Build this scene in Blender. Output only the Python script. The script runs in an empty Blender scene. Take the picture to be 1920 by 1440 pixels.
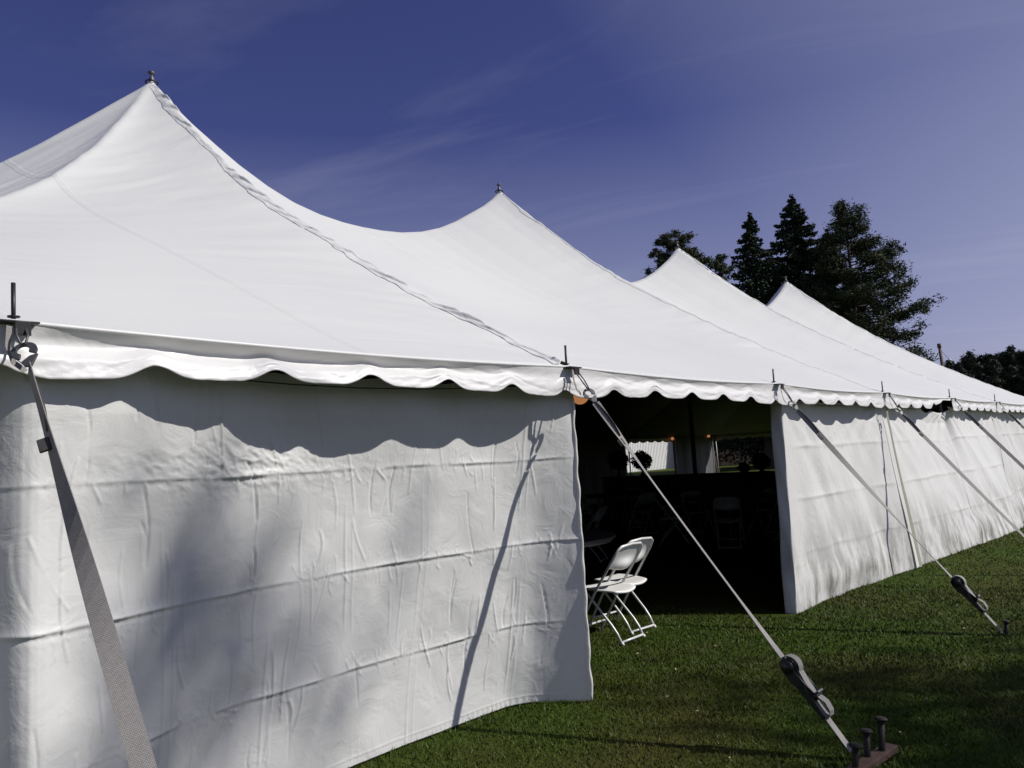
import bpy, bmesh, math, random
import numpy as np
from mathutils import Vector, Matrix, noise as mnoise

R = math.radians
random.seed(7)
rng = np.random.default_rng(7)
scene = bpy.context.scene
col = scene.collection
L = 3.048                       # spacing of the eave poles
HE, HP = 2.09, 6.34             # eave and peak height

# ------------------------------------------------------------------ camera
cam_d = bpy.data.cameras.new('camera')
cam = bpy.data.objects.new('camera', cam_d); col.objects.link(cam)
cx_r = Vector((0.67728387, -0.73355756, -0.05639029))
cx_u = Vector((-0.03475888, -0.10846451, 0.99349246))
cx_f = Vector((0.73490025, 0.67091636, 0.0989589))
m = Matrix((cx_r, cx_u, -cx_f)).transposed().to_4x4()
m.translation = Vector((2.24157282, -3.03360755, 1.51186132))
cam.matrix_world = m
cam_d.sensor_width = 36.0
cam_d.lens = 1462.7 / 1920 * 36.0
cam_d.clip_start = 0.05
cam_d.clip_end = 3000
scene.camera = cam
CAM = Vector((2.24157282, -3.03360755, 1.51186132))

# ------------------------------------------------------------------ light
SUN = Vector((0.64, -0.94, 1.0)).normalized()      # towards the sun
sun_d = bpy.data.lights.new('sun', 'SUN')
sun_d.energy = 4.3
sun_d.angle = R(0.53)
sun_d.color = (1.0, 0.965, 0.91)
sun = bpy.data.objects.new('sun', sun_d); col.objects.link(sun)
sun.rotation_euler = SUN.to_track_quat('Z', 'Y').to_euler()
sun.location = (10, -10, 12)

world = bpy.data.worlds.new('World'); scene.world = world
world.use_nodes = True
wn, wl = world.node_tree.nodes, world.node_tree.links
wn.clear()
def wnode(t, **k):
    n = wn.new(t)
    for a, b in k.items(): setattr(n, a, b)
    return n
sky = wnode('ShaderNodeTexSky', sky_type='NISHITA', sun_disc=False)
sky.sun_elevation = math.asin(SUN.z)
sky.sun_rotation = math.atan2(SUN.x, SUN.y)
sky.air_density = 1.0; sky.dust_density = 0.3; sky.ozone_density = 3.5; sky.altitude = 300
tint = wnode('ShaderNodeMix', data_type='RGBA', blend_type='MULTIPLY')
tint.inputs[0].default_value = 1.0
tint.inputs[7].default_value = (0.78, 0.60, 1.03, 1)
wl.new(sky.outputs[0], tint.inputs[6])
# thin cirrus: noise on the direction flattened to a high plane
tc = wnode('ShaderNodeTexCoord')
sep = wnode('ShaderNodeSeparateXYZ'); wl.new(tc.outputs['Generated'], sep.inputs[0])
zm = wnode('ShaderNodeMath', operation='MAXIMUM'); wl.new(sep.outputs[2], zm.inputs[0]); zm.inputs[1].default_value = 0.03
za = wnode('ShaderNodeMath', operation='ADD'); wl.new(zm.outputs[0], za.inputs[0]); za.inputs[1].default_value = 0.12
dx = wnode('ShaderNodeMath', operation='DIVIDE'); wl.new(sep.outputs[0], dx.inputs[0]); wl.new(za.outputs[0], dx.inputs[1])
dy = wnode('ShaderNodeMath', operation='DIVIDE'); wl.new(sep.outputs[1], dy.inputs[0]); wl.new(za.outputs[0], dy.inputs[1])
cmb = wnode('ShaderNodeCombineXYZ'); wl.new(dx.outputs[0], cmb.inputs[0]); wl.new(dy.outputs[0], cmb.inputs[1])
mp = wnode('ShaderNodeMapping'); wl.new(cmb.outputs[0], mp.inputs[0])
mp.inputs['Rotation'].default_value = (0, 0, R(66))
mp2 = wnode('ShaderNodeMapping'); wl.new(mp.outputs[0], mp2.inputs[0]); mp2.inputs['Scale'].default_value = (0.75, 3.0, 1); mp2.inputs['Location'].default_value = (1.9, 2.6, 0)
n1 = wnode('ShaderNodeTexNoise'); wl.new(mp2.outputs[0], n1.inputs['Vector'])
n1.inputs['Scale'].default_value = 0.75; n1.inputs['Detail'].default_value = 7; n1.inputs['Roughness'].default_value = 0.6; n1.inputs['Distortion'].default_value = 0.6
r1 = wnode('ShaderNodeMapRange'); wl.new(n1.outputs[0], r1.inputs[0])
r1.inputs[1].default_value = 0.50; r1.inputs[2].default_value = 0.78; r1.inputs[3].default_value = 0; r1.inputs[4].default_value = 0.13
# whitish veil that thickens towards the horizon and the sun's side
veil = wnode('ShaderNodeMapRange'); wl.new(sep.outputs[2], veil.inputs[0])
veil.inputs[1].default_value = 0.40; veil.inputs[2].default_value = 0.06; veil.inputs[3].default_value = 0.0; veil.inputs[4].default_value = 0.46
vadd = wnode('ShaderNodeMath', operation='ADD', use_clamp=True); wl.new(r1.outputs[0], vadd.inputs[0]); wl.new(veil.outputs[0], vadd.inputs[1])
dots = wnode('ShaderNodeVectorMath', operation='DOT_PRODUCT'); wl.new(tc.outputs['Generated'], dots.inputs[0]); dots.inputs[1].default_value = tuple(SUN)
sunside = wnode('ShaderNodeMapRange'); wl.new(dots.outputs['Value'], sunside.inputs[0])
sunside.inputs[1].default_value = 0.30; sunside.inputs[2].default_value = 0.62; sunside.inputs[3].default_value = 0.0; sunside.inputs[4].default_value = 0.26
vadd2 = wnode('ShaderNodeMath', operation='ADD', use_clamp=True); wl.new(vadd.outputs[0], vadd2.inputs[0]); wl.new(sunside.outputs[0], vadd2.inputs[1])
cl = wnode('ShaderNodeMix', data_type='RGBA', blend_type='MIX')
wl.new(vadd2.outputs[0], cl.inputs[0]); wl.new(tint.outputs[2], cl.inputs[6]); cl.inputs[7].default_value = (8.5, 8.9, 10.7, 1)
bg = wnode('ShaderNodeBackground'); bg.inputs[1].default_value = 0.06
wl.new(cl.outputs[2], bg.inputs[0])
wo = wnode('ShaderNodeOutputWorld'); wl.new(bg.outputs[0], wo.inputs[0])

scene.view_settings.view_transform = 'Standard'
scene.view_settings.look = 'None'
scene.view_settings.exposure = 0.0
scene.view_settings.gamma = 1.0
scene.view_settings.use_curve_mapping = False
scene.render.engine = 'CYCLES'
scene.cycles.max_bounces = 6
scene.cycles.use_denoising = True

# ------------------------------------------------------------------ helpers
def link(o, parent=None):
    col.objects.link(o)
    if parent is not None: o.parent = parent
    return o

def tag(o, label=None, cat=None, group=None, kind=None):
    if label: o['label'] = label
    if cat: o['category'] = cat
    if group: o['group'] = group
    if kind: o['kind'] = kind
    return o

def empty(name, loc=(0, 0, 0), rz=0):
    o = bpy.data.objects.new(name, None)
    o.empty_display_size = 0.1
    link(o); o.location = loc; o.rotation_euler = (0, 0, rz)
    return o

def mesh_obj(name, verts, faces, mat, parent=None, smooth=False, uvs=None):
    me = bpy.data.meshes.new(name)
    me.from_pydata([tuple(v) for v in verts], [], faces)
    if smooth:
        me.polygons.foreach_set('use_smooth', [True] * len(me.polygons))
    if uvs is not None:
        uv = me.uv_layers.new(name='UVMap')
        idx = np.empty(len(me.loops), dtype=np.int32); me.loops.foreach_get('vertex_index', idx)
        uv.data.foreach_set('uv', np.asarray(uvs, dtype=np.float32)[idx].ravel())
    me.materials.append(mat)
    me.update()
    return link(bpy.data.objects.new(name, me), parent)

def np_mesh(name, V, F, mat, parent=None, smooth=True):
    """V (n,3) array, F (m,k) int array with k = 3 or 4"""
    me = bpy.data.meshes.new(name)
    k = F.shape[1]
    me.vertices.add(len(V)); me.vertices.foreach_set('co', np.asarray(V, dtype=np.float32).ravel())
    me.loops.add(F.size); me.loops.foreach_set('vertex_index', F.astype(np.int32).ravel())
    me.polygons.add(len(F))
    me.polygons.foreach_set('loop_start', np.arange(0, F.size, k, dtype=np.int32))
    me.polygons.foreach_set('loop_total', np.full(len(F), k, dtype=np.int32))
    me.update(calc_edges=True)
    me.polygons.foreach_set('use_smooth', np.full(len(F), smooth, dtype=bool))
    me.materials.append(mat)
    return link(bpy.data.objects.new(name, me), parent)

def grid_faces(nu, nv, flip=False):
    i, j = np.meshgrid(np.arange(nu - 1), np.arange(nv - 1), indexing='ij')
    a = (i * nv + j).ravel(); b = a + nv; c = b + 1; d = a + 1
    return np.stack([a, d, c, b], 1) if flip else np.stack([a, b, c, d], 1)

def grid_obj(name, P, mat, parent=None, flip=False, thick=0.0, inner=None):
    """P (nu,nv,3). thick > 0 gives the sheet real thickness."""
    nu, nv = P.shape[:2]
    o = np_mesh(name, P.reshape(-1, 3), grid_faces(nu, nv, flip), mat, parent, True)
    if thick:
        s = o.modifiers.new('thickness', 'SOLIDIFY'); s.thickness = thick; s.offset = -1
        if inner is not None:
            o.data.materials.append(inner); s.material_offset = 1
    return o

class MB:
    def __init__(s): s.v = []; s.f = []
    def box(s, c, size, rot=None):
        c = Vector(c); hx, hy, hz = size[0] / 2, size[1] / 2, size[2] / 2
        n = len(s.v)
        for x, y, z in ((-1,-1,-1),(1,-1,-1),(1,1,-1),(-1,1,-1),(-1,-1,1),(1,-1,1),(1,1,1),(-1,1,1)):
            p = Vector((x*hx, y*hy, z*hz))
            if rot is not None: p = rot @ p
            s.v.append(c + p)
        for f in ((0,3,2,1),(4,5,6,7),(0,1,5,4),(1,2,6,5),(2,3,7,6),(3,0,4,7)): s.f.append(tuple(n + k for k in f))
        return s
    def tube(s, pts, r, seg=8, cap=True):
        pts = [Vector(p) for p in pts]
        rs = r if isinstance(r, (list, tuple)) else [r] * len(pts)
        rings = []; up = None
        for i, p in enumerate(pts):
            t = (pts[min(i+1, len(pts)-1)] - pts[max(i-1, 0)]).normalized()
            if up is None:
                up = Vector((0,0,1)) if abs(t.z) < 0.9 else Vector((1,0,0))
            a = t.cross(up).normalized(); b = a.cross(t).normalized(); up = b
            ring = []
            for k in range(seg):
                an = 2*math.pi*k/seg
                ring.append(len(s.v)); s.v.append(p + (a*math.cos(an) + b*math.sin(an))*rs[i])
            rings.append(ring)
        for A, B in zip(rings, rings[1:]):
            for k in range(seg): s.f.append((A[k], B[k], B[(k+1)%seg], A[(k+1)%seg]))
        if cap:
            s.f.append(tuple(rings[0])); s.f.append(tuple(reversed(rings[-1])))
        return s
    def lathe(s, prof, c=(0,0,0), seg=16, axis=None):
        c = Vector(c); q = axis.to_track_quat('Z', 'Y') if axis is not None else None
        rings = []
        for r, z in prof:
            ring = []
            for k in range(seg):
                an = 2*math.pi*k/seg
                p = Vector((r*math.cos(an), r*math.sin(an), z))
                if q is not None: p = q @ p
                ring.append(len(s.v)); s.v.append(c + p)
            rings.append(ring)
        for A, B in zip(rings, rings[1:]):
            for k in range(seg): s.f.append((A[k], A[(k+1)%seg], B[(k+1)%seg], B[k]))
        s.f.append(tuple(reversed(rings[0]))); s.f.append(tuple(rings[-1]))
        return s
    def prism(s, outline, o, ax, ay, n, t):
        """extrude a 2-D outline (list of (a,b)) placed at o with axes ax, ay along n by t"""
        o, ax, ay, n = Vector(o), Vector(ax), Vector(ay), Vector(n)
        k = len(outline); b0 = len(s.v)
        for sg in (-0.5, 0.5):
            for a, b in outline: s.v.append(o + ax*a + ay*b + n*(t*sg))
        s.f.append(tuple(b0 + i for i in reversed(range(k)))); s.f.append(tuple(b0 + k + i for i in range(k)))
        for i in range(k):
            j = (i+1) % k
            s.f.append((b0+i, b0+j, b0+k+j, b0+k+i))
        return s
    def build(s, name, mat, parent=None, smooth=False, bevel=0):
        o = mesh_obj(name, s.v, s.f, mat, parent, smooth)
        if bevel:
            b = o.modifiers.new('bevel', 'BEVEL'); b.width = bevel; b.segments = 2; b.limit_method = 'ANGLE'
        return o

def copy_tree(o, parent=None):
    c = o.copy(); col.objects.link(c)
    if parent is not None: c.parent = parent
    for ch in list(o.children): copy_tree(ch, c)
    return c

# value noise on numpy grids (smooth, repeatable)
def vnoise(x, y, seed=0, octaves=1, rough=0.5):
    x = np.asarray(x, float); y = np.asarray(y, float)
    out = np.zeros(np.broadcast(x, y).shape); amp = 1.0; tot = 0
    for o in range(octaves):
        xi = np.floor(x).astype(np.int64); yi = np.floor(y).astype(np.int64)
        fx = x - xi; fy = y - yi
        fx = fx*fx*fx*(fx*(fx*6-15)+10); fy = fy*fy*fy*(fy*(fy*6-15)+10)
        def h(a, b):
            n = (a*374761393 + b*668265263 + (seed+o*17)*1274126177) & 0xffffffff
            n = ((n ^ (n >> 13)) * 1103515245) & 0xffffffff
            return ((n ^ (n >> 16)) & 0xffff) / 65535.0 * 2 - 1
        v = (h(xi,yi)*(1-fx)+h(xi+1,yi)*fx)*(1-fy) + (h(xi,yi+1)*(1-fx)+h(xi+1,yi+1)*fx)*fy
        out = out + v*amp; tot += amp; amp *= rough; x = x*2.03+13.7; y = y*2.03+5.1
    return out/tot

# ------------------------------------------------------------------ materials
def mat_new(name):
    mt = bpy.data.materials.new(name); mt.use_nodes = True
    nt = mt.node_tree; b = nt.nodes['Principled BSDF']
    return mt, nt, b
def mnode(nt, t, **k):
    n = nt.nodes.new(t)
    for a, b in k.items(): setattr(n, a, b)
    return n
def simple(name, color, rough=0.5, metal=0.0, var=0.12, scale=12, bump=0.0, bscale=80, spec=None):
    mt, nt, b = mat_new(name)
    tcn = mnode(nt, 'ShaderNodeTexCoord')
    nz = mnode(nt, 'ShaderNodeTexNoise'); nz.inputs['Scale'].default_value = scale; nz.inputs['Detail'].default_value = 5
    nt.links.new(tcn.outputs['Object'], nz.inputs['Vector'])
    mx = mnode(nt, 'ShaderNodeMix', data_type='RGBA')
    nt.links.new(nz.outputs[0], mx.inputs[0])
    mx.inputs[6].default_value = tuple(c*(1-var) for c in color) + (1,)
    mx.inputs[7].default_value = tuple(min(1, c*(1+var)) for c in color) + (1,)
    nt.links.new(mx.outputs[2], b.inputs['Base Color'])
    b.inputs['Roughness'].default_value = rough; b.inputs['Metallic'].default_value = metal
    if spec is not None: b.inputs['Specular IOR Level'].default_value = spec
    if bump:
        n2 = mnode(nt, 'ShaderNodeTexNoise'); n2.inputs['Scale'].default_value = bscale; n2.inputs['Detail'].default_value = 4
        nt.links.new(tcn.outputs['Object'], n2.inputs['Vector'])
        bp = mnode(nt, 'ShaderNodeBump'); bp.inputs['Strength'].default_value = bump; bp.inputs['Distance'].default_value = 0.01
        nt.links.new(n2.outputs[0], bp.inputs['Height']); nt.links.new(bp.outputs[0], b.inputs['Normal'])
    return mt

def canvas_mat(name, base, dirt=0.0, weld=0.0, ripple=None, rough=0.5, crumple=0.35, spec=0.35, mildew=0.0):
    mt, nt, b = mat_new(name); lk = nt.links.new
    tcn = mnode(nt, 'ShaderNodeTexCoord')
    big = mnode(nt, 'ShaderNodeTexNoise'); big.inputs['Scale'].default_value = 0.9; big.inputs['Detail'].default_value = 6
    lk(tcn.outputs['Object'], big.inputs['Vector'])
    mx = mnode(nt, 'ShaderNodeMix', data_type='RGBA')
    mx.inputs[6].default_value = tuple(c*0.955 for c in base) + (1,); mx.inputs[7].default_value = tuple(base) + (1,)
    lk(big.outputs[0], mx.inputs[0])
    outc = mx.outputs[2]
    if dirt:
        sp = mnode(nt, 'ShaderNodeSeparateXYZ'); lk(tcn.outputs['Object'], sp.inputs[0])
        low = mnode(nt, 'ShaderNodeMapRange'); lk(sp.outputs[2], low.inputs[0])
        low.inputs[1].default_value = 0.85; low.inputs[2].default_value = 0.12; low.inputs[3].default_value = 0.0; low.inputs[4].default_value = 1.0
        mpp = mnode(nt, 'ShaderNodeMapping'); lk(tcn.outputs['Object'], mpp.inputs[0]); mpp.inputs['Scale'].default_value = (5.5, 5.5, 1.5)
        dn = mnode(nt, 'ShaderNodeTexNoise'); lk(mpp.outputs[0], dn.inputs['Vector']); dn.inputs['Scale'].default_value = 1.0; dn.inputs['Detail'].default_value = 8; dn.inputs['Roughness'].default_value = 0.68
        dr = mnode(nt, 'ShaderNodeMapRange'); lk(dn.outputs[0], dr.inputs[0]); dr.inputs[1].default_value = 0.42; dr.inputs[2].default_value = 0.60
        mu = mnode(nt, 'ShaderNodeMath', operation='MULTIPLY'); lk(low.outputs[0], mu.inputs[0]); lk(dr.outputs[0], mu.inputs[1])
        mu2 = mnode(nt, 'ShaderNodeMath', operation='MULTIPLY'); lk(mu.outputs[0], mu2.inputs[0]); mu2.inputs[1].default_value = dirt
        m2 = mnode(nt, 'ShaderNodeMix', data_type='RGBA'); lk(mu2.outputs[0], m2.inputs[0]); lk(outc, m2.inputs[6]); m2.inputs[7].default_value = (0.17, 0.165, 0.14, 1)
        outc = m2.outputs[2]
    weld_mask = None
    if weld:
        sx = mnode(nt, 'ShaderNodeSeparateXYZ'); lk(tcn.outputs['Object'], sx.inputs[0])
        pp = mnode(nt, 'ShaderNodeMath', operation='PINGPONG'); lk(sx.outputs[0], pp.inputs[0]); pp.inputs[1].default_value = weld/2
        wm = mnode(nt, 'ShaderNodeMapRange'); lk(pp.outputs[0], wm.inputs[0]); wm.inputs[1].default_value = 0.030; wm.inputs[2].default_value = 0.024; weld_mask = wm.outputs[0]
        m3 = mnode(nt, 'ShaderNodeMix', data_type='RGBA', blend_type='MULTIPLY'); lk(weld_mask, m3.inputs[0]); lk(outc, m3.inputs[6]); m3.inputs[7].default_value = (0.965, 0.965, 0.965, 1); outc = m3.outputs[2]
    lk(outc, b.inputs['Base Color'])
    b.inputs['Roughness'].default_value = rough; b.inputs['Specular IOR Level'].default_value = spec
    # relief: fine wrinkles (distorted ridges) and the weave
    w1 = mnode(nt, 'ShaderNodeTexNoise'); w1.inputs['Scale'].default_value = 6; w1.inputs['Detail'].default_value = 6; w1.inputs['Roughness'].default_value = 0.55; w1.inputs['Distortion'].default_value = 0.8
    if ripple:
        mr = mnode(nt, 'ShaderNodeMapping'); mr.inputs['Scale'].default_value = ripple[0]; mr.inputs['Rotation'].default_value = ripple[1]
        lk(tcn.outputs['Object'], mr.inputs[0]); lk(mr.outputs[0], w1.inputs['Vector']); w1.inputs['Scale'].default_value = 1.0
    else:
        lk(tcn.outputs['Object'], w1.inputs['Vector'])
    b1 = mnode(nt, 'ShaderNodeBump'); b1.inputs['Strength'].default_value = crumple; b1.inputs['Distance'].default_value = 0.02
    lk(w1.outputs[0], b1.inputs['Height'])
    if weld_mask is not None:
        b0 = mnode(nt, 'ShaderNodeBump'); b0.inputs['Strength'].default_value = 0.5; b0.inputs['Distance'].default_value = 0.004; lk(weld_mask, b0.inputs['Height']); lk(b0.outputs[0], b1.inputs['Normal'])
    w2 = mnode(nt, 'ShaderNodeTexNoise'); w2.inputs['Scale'].default_value = 160; w2.inputs['Detail'].default_value = 2
    lk(tcn.outputs['Object'], w2.inputs['Vector'])
    b2 = mnode(nt, 'ShaderNodeBump'); b2.inputs['Strength'].default_value = 0.08; b2.inputs['Distance'].default_value = 0.003
    lk(w2.outputs[0], b2.inputs['Height']); lk(b1.outputs[0], b2.inputs['Normal']); lk(b2.outputs[0], b.inputs['Normal'])
    return mt

M = {}
M['roof'] = canvas_mat('roof_vinyl', (0.665, 0.672, 0.648), weld=1.524, ripple=((0.7, 3.2, 5.0), (0, 0, R(8))), rough=0.42, crumple=0.34)
M['valance'] = canvas_mat('valance_vinyl', (0.70, 0.695, 0.685), rough=0.38, crumple=0.25)
M['wall'] = canvas_mat('sidewall_vinyl', (0.67, 0.672, 0.655), rough=0.40, crumple=0.4)
M['wall_dirty'] = canvas_mat('sidewall_vinyl_soiled', (0.66, 0.66, 0.64), dirt=0.85, rough=0.5, crumple=0.3)
M['shade_dark'] = simple('shade_darkened_inside', (0.11, 0.11, 0.115), 0.7, 0, 0.1, 3)  # white canvas insides painted dark, the interior's shade put into the colour
M['steel_dark'] = simple('dark_steel', (0.035, 0.036, 0.038), 0.45, 0.7, 0.3, 30)
M['steel'] = simple('galvanised_steel', (0.13, 0.13, 0.135), 0.55, 0.8, 0.2, 25, 0.1)
M['iron'] = simple('blackened_iron', (0.022, 0.018, 0.016), 0.65, 0.5, 0.35, 40, 0.3)
M['pole'] = simple('painted_pole', (0.35, 0.35, 0.34), 0.5, 0.2)
M['ratchet'] = simple('black_ratchet_steel', (0.03, 0.032, 0.033), 0.4, 0.6, 0.4, 40, 0.15)
M['rust'] = simple('rust_red_board', (0.085, 0.050, 0.036), 0.8, 0.0, 0.35, 14, 0.4, 60)
M['chair_plastic'] = simple('white_plastic', (0.78, 0.78, 0.76), 0.38, 0.0, 0.03)
M['chair_metal'] = simple('white_powder_coat', (0.66, 0.66, 0.65), 0.35, 0.1, 0.05)
M['table_top'] = simple('table_laminate', (0.11, 0.10, 0.09), 0.45, 0, 0.1)
M['table_leg'] = simple('table_grey_tube', (0.25, 0.25, 0.25), 0.5, 0.4)
M['cloth'] = simple('white_tablecloth', (0.5, 0.5, 0.5), 0.8)
M['leafy'] = simple('arrangement_leaves', (0.045, 0.065, 0.03), 0.6, 0, 0.5, 30)
M['vase'] = simple('dark_vase', (0.03, 0.03, 0.035), 0.2)
M['bark'] = simple('bark', (0.085, 0.065, 0.05), 0.9, 0, 0.4, 9, 0.6, 30)
M['barkred'] = simple('weathered_wood', (0.14, 0.10, 0.075), 0.9, 0, 0.35, 9, 0.5, 30)
M['shed'] = simple('white_sheet_metal', (0.80, 0.80, 0.80), 0.45, 0.0, 0.04, 2)
M['shedroof'] = simple('grey_sheet_metal', (0.25, 0.26, 0.27), 0.5, 0.2)
M['barn'] = simple('brown_boards', (0.30, 0.215, 0.14), 0.85, 0, 0.15, 3)
M['fascia'] = simple('dark_trim', (0.06, 0.05, 0.045), 0.7)
M['cable'] = simple('black_cable', (0.02, 0.02, 0.02), 0.6)
M['zip'] = simple('olive_seam_tape', (0.30, 0.30, 0.23), 0.7)

mt, nt, b = mat_new('amber_globe')
b.inputs['Base Color'].default_value = (0.62, 0.26, 0.10, 1); b.inputs['Roughness'].default_value = 0.45
b.inputs['Emission Color'].default_value = (1.0, 0.42, 0.17, 1); b.inputs['Emission Strength'].default_value = 0.36
M['globe'] = mt

def webbing_mat():
    mt, nt, b = mat_new('woven_webbing'); lk = nt.links.new
    uv = mnode(nt, 'ShaderNodeTexCoord')
    br = mnode(nt, 'ShaderNodeTexBrick'); lk(uv.outputs['UV'], br.inputs['Vector'])
    br.inputs['Scale'].default_value = 1.0
    br.inputs['Brick Width'].default_value = 0.0062; br.inputs['Row Height'].default_value = 0.0036
    br.inputs['Mortar Size'].default_value = 0.0012; br.inputs['Mortar Smooth'].default_value = 0.6
    br.inputs['Color1'].default_value = (0.50, 0.47, 0.44, 1); br.inputs['Color2'].default_value = (0.37, 0.345, 0.325, 1); br.inputs['Mortar'].default_value = (0.17, 0.165, 0.16, 1)
    nz = mnode(nt, 'ShaderNodeTexNoise'); nz.inputs['Scale'].default_value = 5; nz.inputs['Detail'].default_value = 5
    lk(uv.outputs['Object'], nz.inputs['Vector'])
    mx = mnode(nt, 'ShaderNodeMix', data_type='RGBA', blend_type='MULTIPLY'); mx.inputs[0].default_value = 0.6
    rmp = mnode(nt, 'ShaderNodeMapRange'); lk(nz.outputs[0], rmp.inputs[0]); rmp.inputs[3].default_value = 0.55; rmp.inputs[4].default_value = 1.1
    lk(br.outputs[0], mx.inputs[6]); lk(rmp.outputs[0], mx.inputs[7])
    lk(mx.outputs[2], b.inputs['Base Color']); b.inputs['Roughness'].default_value = 0.75
    bp = mnode(nt, 'ShaderNodeBump', invert=True); bp.inputs['Strength'].default_value = 0.5; bp.inputs['Distance'].default_value = 0.001
    lk(br.outputs['Fac'], bp.inputs['Height']); lk(bp.outputs[0], b.inputs['Normal'])
    return mt
M['web'] = webbing_mat()
M['webdark'] = simple('black_webbing', (0.05, 0.05, 0.05), 0.8, 0, 0.3, 60, 0.4, 200)

def foliage_mat(name, c1, c2, scale=0.6, trans=0.15):
    mt, nt, b = mat_new(name); lk = nt.links.new
    tcn = mnode(nt, 'ShaderNodeTexCoord')
    nz = mnode(nt, 'ShaderNodeTexNoise'); nz.inputs['Scale'].default_value = scale; nz.inputs['Detail'].default_value = 6; nz.inputs['Roughness'].default_value = 0.7
    lk(tcn.outputs['Object'], nz.inputs['Vector'])
    rmp = mnode(nt, 'ShaderNodeMapRange'); lk(nz.outputs[0], rmp.inputs[0]); rmp.inputs[1].default_value = 0.3; rmp.inputs[2].default_value = 0.7
    mx = mnode(nt, 'ShaderNodeMix', data_type='RGBA'); lk(rmp.outputs[0], mx.inputs[0])
    mx.inputs[6].default_value = c1 + (1,); mx.inputs[7].default_value = c2 + (1,)
    lk(mx.outputs[2], b.inputs['Base Color']); b.inputs['Roughness'].default_value = 0.75; b.inputs['Specular IOR Level'].default_value = 0.15
    return mt
M['spruce'] = foliage_mat('spruce_needles', (0.014, 0.026, 0.014), (0.040, 0.058, 0.032))
M['pine'] = foliage_mat('pine_needles', (0.030, 0.042, 0.020), (0.080, 0.095, 0.045))
M['farpine'] = foliage_mat('far_pine_needles', (0.030, 0.038, 0.030), (0.075, 0.085, 0.062))
M['leaf'] = foliage_mat('broad_leaves', (0.04, 0.06, 0.02), (0.09, 0.12, 0.04))

def lawn_colour(nt, fine):
    lk = nt.links.new
    tcn = mnode(nt, 'ShaderNodeTexCoord')
    a = mnode(nt, 'ShaderNodeTexNoise'); a.inputs['Scale'].default_value = 0.55; a.inputs['Detail'].default_value = 5; a.inputs['Roughness'].default_value = 0.6
    lk(tcn.outputs['Object'], a.inputs['Vector'])
    ar = mnode(nt, 'ShaderNodeMapRange'); lk(a.outputs[0], ar.inputs[0]); ar.inputs[1].default_value = 0.40; ar.inputs[2].default_value = 0.66
    f = mnode(nt, 'ShaderNodeTexNoise'); f.inputs['Scale'].default_value = fine; f.inputs['Detail'].default_value = 5; f.inputs['Roughness'].default_value = 0.75
    lk(tcn.outputs['Object'], f.inputs['Vector'])
    fr = mnode(nt, 'ShaderNodeMapRange'); lk(f.outputs[0], fr.inputs[0]); fr.inputs[1].default_value = 0.3; fr.inputs[2].default_value = 0.7
    g = mnode(nt, 'ShaderNodeMix', data_type='RGBA'); lk(fr.outputs[0], g.inputs[0])
    g.inputs[6].default_value = (0.022, 0.041, 0.004, 1); g.inputs[7].default_value = (0.060, 0.108, 0.008, 1)
    br = mnode(nt, 'ShaderNodeMix', data_type='RGBA'); lk(fr.outputs[0], br.inputs[0])
    br.inputs[6].default_value = (0.044, 0.046, 0.008, 1); br.inputs[7].default_value = (0.086, 0.088, 0.018, 1)
    mx = mnode(nt, 'ShaderNodeMix', data_type='RGBA'); lk(ar.outputs[0], mx.inputs[0]); lk(g.outputs[2], mx.inputs[6]); lk(br.outputs[2], mx.inputs[7])
    return tcn, mx.outputs[2], f
mt, nt, b = mat_new('lawn_ground')
tcn, c, f = lawn_colour(nt, 38)
nt.links.new(c, b.inputs['Base Color']); b.inputs['Roughness'].default_value = 0.95; b.inputs['Specular IOR Level'].default_value = 0.1
bp = mnode(nt, 'ShaderNodeBump'); bp.inputs['Strength'].default_value = 0.9; bp.inputs['Distance'].default_value = 0.03
nt.links.new(f.outputs[0], bp.inputs['Height']); nt.links.new(bp.outputs[0], b.inputs['Normal'])
M['ground'] = mt
mt, nt, b = mat_new('grass_blade')
tcn, c, f = lawn_colour(nt, 70)
nt.links.new(c, b.inputs['Base Color']); b.inputs['Roughness'].default_value = 0.6; b.inputs['Specular IOR Level'].default_value = 0.25
M['blade'] = mt
M['litter'] = simple('dry_leaf_bits', (0.36, 0.30, 0.18), 0.8, 0, 0.5, 3)

# ------------------------------------------------------------------ ground
n = 90
gx = np.sinh(np.linspace(-1, 1, n)*5.2)/np.sinh(5.2)*1500 + 8
gy = np.sinh(np.linspace(-1, 1, n)*5.2)/np.sinh(5.2)*1500
GX, GY = np.meshgrid(gx, gy, indexing='ij')
gro = grid_obj('lawn', np.stack([GX, GY, 0*GX], -1), M['ground'])
tag(gro, kind='structure')

# ------------------------------------------------------------------ tent
tent = empty('pole_tent', (0, 0, 0))
tag(tent, 'long white vinyl pole tent with four peaks, scalloped valance and sidewalls', 'tent')

LY = np.array([0, .08, .51, .91, 1.3, 1.8, 2.29, 2.87, 3.54, 4.36, 5.19, 5.7, 6.096])
LZ = np.array([2.09, 2.125, 2.34, 2.555, 2.78, 3.06, 3.36, 3.72, 4.18, 4.79, 5.50, 5.98, 6.34])
HY = np.array([0, 1, 2, 3, 4.0, 4.56, 4.97, 5.28, 5.7, 6.096])
HZ = np.array([2.09, 2.42, 2.80, 3.26, 3.85, 4.33, 4.78, 5.17, 5.75, 6.34])
lace_c = np.polyfit(LY, LZ, 5); hip_c = np.polyfit(HY, HZ, 5)
tt = np.linspace(0, 6.096, 400)
lace_t = np.polyval(lace_c, tt); hip_t = np.polyval(hip_c, tt)
lace_t += (HE - lace_t[0])*(1-tt/6.096) + (HP - lace_t[-1])*(tt/6.096)
hip_t += (HE - hip_t[0])*(1-tt/6.096) + (HP - hip_t[-1])*(tt/6.096)
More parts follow.
